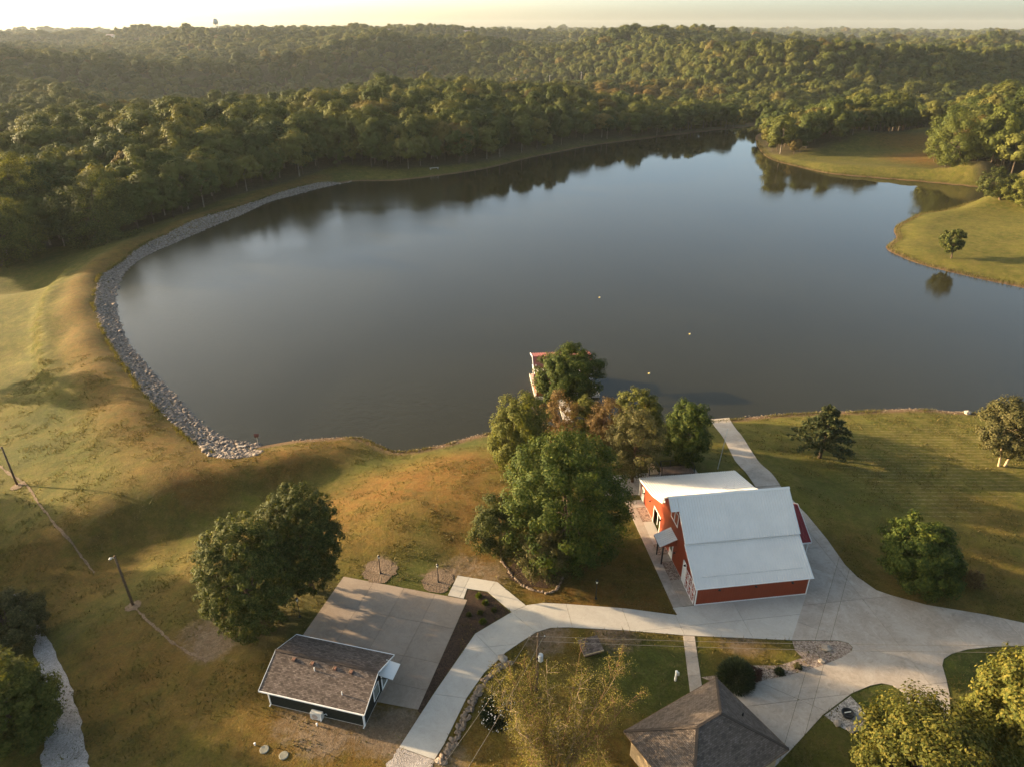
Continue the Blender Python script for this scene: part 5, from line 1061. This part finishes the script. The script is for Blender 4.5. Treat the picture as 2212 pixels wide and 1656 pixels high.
# ------------------------------------------------------------------ deck behind the barn
DD = lambda x, y: (.11755*x+1327.2, .11755*y+955.6)
def build_deck():
    zf = YARD+.32; P = [un(*DD(*q), zf) for q in [(870, 575), (840, 440), (1390, 415), (1465, 545)]]; c = sum(P)/4
    T = thing('timber_deck', (c[0], c[1], YARD), 'small dark timber deck with black railing under the trees behind the barn', 'deck'); Q = [p-np.array([c[0], c[1], YARD]) for p in P]
    m = MB(); m.prism([tuple(q-[0, 0, .22]) for q in Q], (0, 0, .20)); m.build('platform', M['deck'], T)
    n = 22
    for i in range(n):
        t0, t1 = i/n+.002, (i+1)/n-.002; a = Q[0]*(1-t0)+Q[1]*t0; b = Q[3]*(1-t0)+Q[2]*t0; d = Q[3]*(1-t1)+Q[2]*t1; e = Q[0]*(1-t1)+Q[1]*t1
        MB().prism([tuple(a), tuple(b), tuple(d), tuple(e)], (0, 0, -.03)).build('plank', M['deck'], T)
    def rail(a, b, k):
        pp = [a*(1-t)+b*t for t in np.linspace(0, 1, k)]
        for p in pp: MB().box(p[0]-.05, p[0]+.05, p[1]-.05, p[1]+.05, p[2]-.3, p[2]+1.0).build('post', M['blackmetal'], T)
        MB().bar(tuple(a+[0, 0, .95]), tuple(b+[0, 0, .95]), .06).build('rail', M['blackmetal'], T); MB().bar(tuple(a+[0, 0, .12]), tuple(b+[0, 0, .12]), .04).build('rail', M['blackmetal'], T)
        m = MB(); L = np.linalg.norm(b-a)
        for t in np.arange(.15, L, .16): p = a+(b-a)*t/L; m.tube([tuple(p+[0, 0, .12]), tuple(p+[0, 0, .95])], .010, 4)
        tag(m.build('balusters', M['blackmetal'], T), kind='stuff')
    rail(Q[0], Q[1], 2); rail(Q[1], Q[2], 4); rail(Q[2], Q[3], 2)
    # plank ramp towards the boathouse with its own rail
    P = [un(*DD(*q), YARD+.2) for q in [(640, 585), (820, 570), (700, 365), (585, 385)]]; c = sum(P)/4; T2 = thing('plank_ramp', (c[0], c[1], YARD), 'pale plank ramp with black side rails beside the timber deck', 'ramp'); q = [p-np.array([c[0], c[1], YARD]) for p in P]
    for i in range(14):
        t0, t1 = i/14+.003, (i+1)/14-.003; f = lambda t: (q[0]*(1-t)+q[3]*t, q[1]*(1-t)+q[2]*t); a, b = f(t0); e, d = f(t1); MB().prism([tuple(a), tuple(b), tuple(d), tuple(e)], (0, 0, -.05)).build('plank', M['tan'], T2)
    m = MB(); m.prism([tuple(x-[0, 0, .35]) for x in q], (0, 0, .29)); m.build('frame', M['wood'], T2)
    for a, b in ((q[0], q[3]), (q[1], q[2])):
        for t in (0, 1): p = a*(1-t)+b*t; MB().box(p[0]-.05, p[0]+.05, p[1]-.05, p[1]+.05, p[2]-.3, p[2]+1.0).build('post', M['blackmetal'], T2)
        MB().bar(tuple(a+[0, 0, .97]), tuple(b+[0, 0, .97]), .06).build('rail', M['blackmetal'], T2)
build_deck()

# ------------------------------------------------------------------ posts, poles, wires
def lamp_post(u, v, label):
    B = G(u, v, YARD); T = thing('lamp_post', B, label, 'lamp post', 'black garden lamp posts')
    MB().lathe([(.16, -.1), (.16, .06), (.10, .12), (.06, .35)], 10).build('base', M['blackmetal'], T); MB().lathe([(.045, .3), (.04, 2.1), (.07, 2.12), (.07, 2.2)], 8).build('pole', M['blackmetal'], T)
    l = MB().lathe([(.07, 2.2), (.15, 2.5), (.15, 2.52)], 6).build('lantern', M['glow'], T); MB().lathe([(.17, 2.52), (.10, 2.64), (.02, 2.72)], 6).build('cap', M['blackmetal'], l)
for u, v, lb in [(822, 1238, 'black lamp post in the round dirt patch by the rear pad corner'), (947, 1257, 'black lamp post in the round dirt patch near the garden walk'), (648, 1331, 'black lamp post beside the rounded shade trees'), (1287, 1292, 'black lamp post on the dry lawn between driveway and maple')]: lamp_post(u, v, lb)
def pole(name, label, base, top, z0, light=True):
    B = G(*base, z0); h = at_y(*top, B.y)[2]-B.z; T = thing(name, B, label, 'pole'); lx = at_y(*top, B.y)[0]-B.x
    MB().tube([(0, 0, -.6), (lx*.5, 0, h*.5), (lx, 0, h)], [.16, .135, .11], 10).build('shaft', M['wood'], T, smooth=True)
    if light:
        MB().tube([(lx, 0, h-.3), (lx-.2, -.15, h-.08), (lx-.35, -.25, h-.1)], .035, 6).build('arm', M['greyplastic'], T)
        MB().lathe([(.05, .10), (.09, .08), (.18, -.05), (.15, -.08)], 12, (lx-.35, -.25, h-.12)).build('flood_light', M['greyplastic'], T)
    return T, B, h
pole('light_pole', 'weathered wooden light pole on the lawn below the dam', (37, 1046), (3, 964), .6)
pole('light_pole', 'wooden light pole standing in a dirt patch left of the shade trees', (288, 1306), (247, 1200), 2.2)
T, PB, PH = pole('utility_pole', 'wooden utility pole with pale transformer behind the golden birch', (1158, 1492), (1163, 1367), YARD, False)
MB().lathe([(.20, 0), (.24, .06), (.24, .75), (.15, .82)], 12, (.32, -.05, PH*.55)).build('transformer', M['greyplastic'], T); MB().box(-.05, .35, -.2, .1, PH*.55+.3, PH*.55+.4).build('bracket', M['blackmetal'], T)
MB().box(-.75, .75, -.07, .05, PH-.5, PH-.38).build('crossarm', M['wood'], T)
for x in (-.65, 0, .65): MB().lathe([(.04, 0), (.06, .06), (.03, .14)], 8, (x, 0, PH-.38)).build('insulator', M['greyplastic'], T)
def wire(a, b, sag, label, grp='overhead wires'):
    a, b = np.array(a), np.array(b); pts = []
    for t in np.linspace(0, 1, 22): p = a*(1-t)+b*t; p[2] -= sag*4*t*(1-t); pts.append(tuple(p-a))
    tag(MB().tube(pts, .017, 5).build('overhead_wire', M['wire'], None, tuple(a)), label, 'wire', grp)
tp = np.array([PB.x, PB.y, PB.z+PH-.25])
for dx in (-.6, .6):
    e = un(*[(905, 1720), (955, 1745)][dx > 0], YARD+6); wire(tp+[dx, 0, 0], e, .5, 'overhead wire running from the utility pole past the white-flowering shrub')
for (u, v), z in (((1800, 1408), 8.5), ((1800, 1425), 8.0)):
    wire(tp+[.1, 0, -.1 if v < 1410 else -.7], un(u, v, YARD+5)+np.array([30, 0, 1]), .5, 'overhead wire running from the utility pole over the house lawn')
B = G(1550, 1012, YARD); h = at_y(1562, 927, B.y)[2]-B.z; T = thing('flagpole', B, 'thin bare flagpole on the grass beside the boat ramp', 'flagpole'); MB().tube([(0, 0, -.3), (.5, 0, h)], [.05, .03], 8).build('pole', M['greyplastic'], T); MB().lathe([(.02, 0), (.07, .06), (.02, .13)], 8, (.5, 0, h)).build('finial', M['greyplastic'], T)
# water tower on the horizon
def water_tower():
    x, y, _ = polar(467, ridge(467)+40, 0); z = hz(x, y); top = at_y(467, 40, y)[2]-z; T = thing('water_tower', (x, y, z), 'water tower on thin legs above the hazy skyline', 'tower'); r = 8.5
    MB().lathe([(.5, top-17), (r*.8, top-14), (r, top-8), (r*.75, top-3), (.6, top)], 16).build('tank', M['steel'], T, smooth=True); MB().tube([(0, 0, 0), (0, 0, top-15)], 1.3, 8).build('riser', M['steel'], T)
    for k in range(6): a = k*math.pi/3; MB().tube([(math.cos(a)*10, math.sin(a)*10, 0), (math.cos(a)*6.5, math.sin(a)*6.5, top-11)], .45, 6).build('leg', M['steel'], T)
water_tower()
# far houses and barns
def far_house(u, d, w, dp, h, rz, label, lift=0, wall='white_far', roof='farroof', wing=False):
    x, y, _ = polar(u, ridge(u)-6 if d > 700 else d, 0); T = thing('farmhouse', (x, y, hz(x, y)), label, 'house', None, rz)
    MB().box(-w/2, w/2, -dp/2, dp/2, -1.5, h).build('wall', M[wall], T)
    m = MB(); e = .5; m.slab((-w/2-e, -dp/2-e, h-.2), (w/2+e, -dp/2-e, h-.2), (w/2+e, 0, h+dp*.38), (-w/2-e, 0, h+dp*.38), .25); m.slab((-w/2-e, dp/2+e, h-.2), (w/2+e, dp/2+e, h-.2), (w/2+e, 0, h+dp*.38), (-w/2-e, 0, h+dp*.38), .25); m.build('roof', M[roof], T)
    m = MB()
    for s in (-1, 1): m.prism([(s*w/2, -dp/2, h-.05), (s*w/2, dp/2, h-.05), (s*w/2, 0, h+dp*.36)], (-s*.2, 0, 0))
    m.build('gable', M[wall], T)
    n = max(2, int(w/4))
    for i in range(n): xx = -w/2+w*(i+.5)/n; q = MB().box(xx-.6, xx+.6, -dp/2-.06, -dp/2-.01, 1, 2.6).build('window', M['white'], T); MB().box(xx-.5, xx+.5, -dp/2-.08, -dp/2-.062, 1.1, 2.5).build('pane', M['glass'], q)
    return T
far_house(832, 1225, 22, 12, 6, .1, 'white farmhouse among dark trees on the skyline', 2); far_house(868, 1235, 14, 11, 9, .5, 'pale tall house with steep gable behind the skyline trees', 2); far_house(165, 1760, 44, 16, 6, .15, 'long white barn on the hazy left ridge', 3, roof='white_far'); far_house(235, 1740, 26, 14, 5, -.2, 'low pale shed beside the hazy ridge trees', 3)
far_house(420, 1690, 26, 14, 7, .2, 'pale house in a gap of the hazy left ridge', 3); far_house(592, 578, 15, 9, 5, .5, 'white house roof showing between the valley trees', 6, roof='white_far'); far_house(1908, 1008, 16, 10, 7, .3, 'pale house peeking over the right-hand ridge', 10); far_house(1005, 1250, 26, 10, 4, 0, 'long low white building right of the skyline farmhouse', 2)
for i, (u, d, hh) in enumerate([(1115, 900, 13), (1137, 910, 12), (1190, 915, 12), (1260, 905, 11)]):
    x, y, _ = polar(u, d, 0); T = thing('power_pole', (x, y, hz(x, y)), 'far power pole standing above the forest by the hill road', 'pole', 'far power poles'); hh += 12; MB().tube([(0, 0, -1), (0, 0, hh)], [.35, .25], 6).build('shaft', M['plank'], T); MB().box(-1.3, 1.3, -.1, .1, hh-1.2, hh-.9).build('crossarm', M['plank'], T)

# ------------------------------------------------------------------ stones, lids, small yard things
def stone_mesh(seed, sx, sy, sz):
    r = np.random.default_rng(seed); bm = bmesh.new(); bmesh.ops.create_icosphere(bm, subdivisions=1, radius=1)
    for v in bm.verts: v.co = Vector((v.co.x*sx, v.co.y*sy, v.co.z*sz))*r.uniform(.78, 1.14)
    me = bpy.data.meshes.new('stone'); bm.to_mesh(me); bm.free(); return me
STN = [stone_mesh(400+i, .42, .30, .24) for i in range(8)]
for m_ in STN: m_.materials.append(M['stone'])
def stone_row(name, label, path, n, sc, jitter, mats=None, rows=1):
    P = resample(np.array([G(u, v, YARD)[:2] for u, v in path]), n); c = P.mean(0); T = thing(name, (c[0], c[1], YARD), label, 'stone edging')
    for i in range(n):
        for q in range(rows):
            s = sc*rng.uniform(.7, 1.35); x, y = P[i]+rng.normal(0, jitter, 2)+np.array([.45, .1])*q*sc; o = link('stone', STN[rng.integers(0, 8)], T, (x-c[0], y-c[1], hz(x, y)-YARD+.08*s)); o.scale = (s, s*rng.uniform(.8, 1.1), s); o.rotation_euler = (rng.uniform(-.2, .2), rng.uniform(-.2, .2), rng.uniform(0, 6.28))
stone_row('stone_edging', 'row of rough tan fieldstones along the driveway curve', [D1(1995, 850), D1(1930, 900), D1(1860, 955), D1(1805, 1020), D1(1770, 1090), D1(1735, 1160), D1(1705, 1220), D1(1670, 1290), D1(1630, 1370), D1(1590, 1450), D1(1545, 1530), D1(1495, 1610)], 38, .74, .10, rows=2)
stone_row('stone_edging', 'curved row of small pale stones round the planting bed', [(1083, 1212), (1097, 1228), (1108, 1245), (1125, 1262), (1150, 1273), (1180, 1280), (1198, 1276), (1210, 1260), (1217, 1245)], 44, .48, .04)
patch(1160, 1235, 3.3, M['mulch'], 'planting_bed', 'dark planting bed under the trees inside the stone edge', .045, .75)
def rock(u, v, s, sq, seed, label, mat='boulder', cat='boulder'):
    B = G(u, v, YARD); me = stone_mesh(seed, s, s*.8, s*sq); me.materials.clear(); me.materials.append(M[mat]); o = link('boulder', me, None, (B.x, B.y, B.z+s*sq*.55)); o.rotation_euler = (0, 0, seed*.7); tag(o, label, cat)
rock(*D1(1982, 815), .62, .4, 501, 'large flat pale stone at the head of the driveway edging'); rock(*D9(430, 490), .62, .45, 502, 'tan boulder on the gravel point of the house drive'); rock(*D9(390, 605), .42, .5, 503, 'white rock at the edge of the house gravel bed'); rock(*D9(530, 1165), .40, .5, 504, 'pale rounded rock at the end of the grey gravel bed', ); rock(*D9(770, 1195), .50, .4, 505, 'flat pale rock at the lawn side of the grey gravel bed'); rock(*D9(650, 1225), .42, .4, 506, 'small pale rock below the grey gravel bed'); rock(*D1(1490, 1605), .42, .4, 507, 'whitish stone at the foot of the driveway edging'); rock(2090, 893, .8, .5, 508, 'pale boulder on the meadow shore')
for i, (u, v, lb) in enumerate([(571, 1618, 'round concrete lid in the lawn next to a white cap'), (613, 1631, 'round concrete lid in the lawn nearer the driveway')]):
    B = G(u, v, YARD); tag(MB().lathe([(.40, -.05), (.40, .06), (.36, .09)], 20).build('tank_lid', M['concrete_lid'], None, (B.x, B.y, B.z)), lb, 'lid')
for u, v, lb in [(551, 1608, 'white pipe cap standing by the round concrete lids'), (685, 1566, 'white pipe cap before the dark shed wall')]:
    B = G(u, v, YARD); tag(MB().lathe([(.06, -.1), (.06, .18), (.09, .18), (.09, .26), (.03, .28)], 10).build('cleanout_cap', M['white'], None, (B.x, B.y, B.z)), lb, 'pipe')
B = G(*D8(1240, 580), YARD); T = thing('meter_post', B, 'white post with a small box on the green lawn by the house path', 'post'); MB().lathe([(.11, -.1), (.11, 1.15), (.13, 1.15), (.13, 1.25), (.05, 1.3)], 12).build('post', M['white'], T); MB().box(.10, .28, -.1, .1, .75, 1.05).build('box', M['greyplastic'], T)
B = G(1275, 1404, YARD); T = thing('well_house', B, 'low brick well house with a slanted brown roof behind the birch', 'well house', None, R(18)); MB().box(-.85, .85, -.6, .6, 0, .6).build('wall', M['brick'], T); roof_poly('roof', [(-1.05, -.8, .58), (1.05, -.8, .58), (1.05, .8, .98), (-1.05, .8, .98)], M['shed_roof'], T, .07); MB().box(-1.07, 1.07, -.86, -.80, .46, .6).build('fascia', M['tan'], T)
for i in range(3): MB().box(-.87+.0, .87, -.615, -.60, .08+i*.18, .20+i*.18).build('brick_course', M['brick'], T)
B = G(*D9(620, 1090), YARD); T = thing('fire_bowl', B, 'black round fire bowl on the grey gravel bed', 'fire bowl'); MB().lathe([(.25, 0), (.45, .12), (.55, .34), (.55, .42), (.48, .42), (.40, .22), (.1, .16)], 20).build('bowl', M['blackmetal'], T, smooth=True)
for k in range(3): a = k*2.09; MB().tube([(math.cos(a)*.3, math.sin(a)*.3, .1), (math.cos(a)*.42, math.sin(a)*.42, -.04)], .035, 6).build('foot', M['blackmetal'], T)
MB().bar((-.3, 0, .40), (.3, .1, .40), .07).build('grate', M['greyplastic'], T)
# shoreline post with a red box, small stakes
B = G(558, 962, .5); T = thing('box_on_post', B, 'small rust-red box on a post at the end of the riprap', 'post'); MB().tube([(0, 0, -.4), (0, 0, 1.7)], .05, 8).build('post', M['plank'], T); b = MB().box(-.28, .28, -.2, .2, 1.7, 2.05).build('box', M['rust'], T); MB().prism([(-.34, -.28, 2.05), (-.34, .28, 2.05), (-.34, 0, 2.25)], (.68, 0, 0)).build('lid', M['rust'], b)
B = G(523, 968, .6); T = thing('bench', B, 'low weathered bench on the stones at the dam end', 'bench'); MB().box(-.6, .6, -.16, .16, .42, .48).build('seat', M['plank'], T)
for x in (-.45, .45): MB().box(x-.05, x+.05, -.13, .13, -.1, .42).build('leg', M['plank'], T)
# floats, docks
for u, v, lb in [(1490, 722, 'yellow float on the open water straight out from the boat ramp'), (1402, 807, 'yellow float on the water near the lakeside trees'), (1295, 643, 'tiny pale float far out on the lake')]:
    p = un(u, v, 0); T = thing('float', (p[0], p[1], 0), lb, 'float'); MB().lathe([(.04, -.08), (.20, -.03), (.22, .05), (.12, .13), (.03, .16)], 12).build('hull', M['yellow'], T, smooth=True); MB().tube([(0, 0, .12), (.16, 0, .26)], .03, 6).build('handle', M['white'], T)
a = G(2150, 430, 1.0); T = thing('small_dock', (a.x, a.y, 0), 'little pale plank dock reaching into the cove', 'dock', None, R(168)); 
for i in range(18): MB().box(.1+i*.45, .1+i*.45+.42, -.8, .8, .62, .70).build('plank', M['plank'], T)
for x in (3, 8):
    for y in (-.7, .7): MB().tube([(x, y, -1.5), (x, y, 1.1)], .09, 8).build('pile', M['wood'], T)
MB().box(0, 8.2, -.75, -.6, .48, .61).build('stringer', M['wood'], T); MB().box(0, 8.2, .6, .75, .48, .61).build('stringer', M['wood'], T)
B = G(938, 366, .8); T = thing('shore_bench', B, 'pale plank bench on the far shore under the woods', 'bench', None, .5); MB().box(-2.2, 2.2, -.5, .5, .55, .7).build('seat', M['plank'], T)
for x in (-1.8, 1.8): MB().box(x-.12, x+.12, -.4, .4, -.2, .55).build('leg', M['plank'], T)
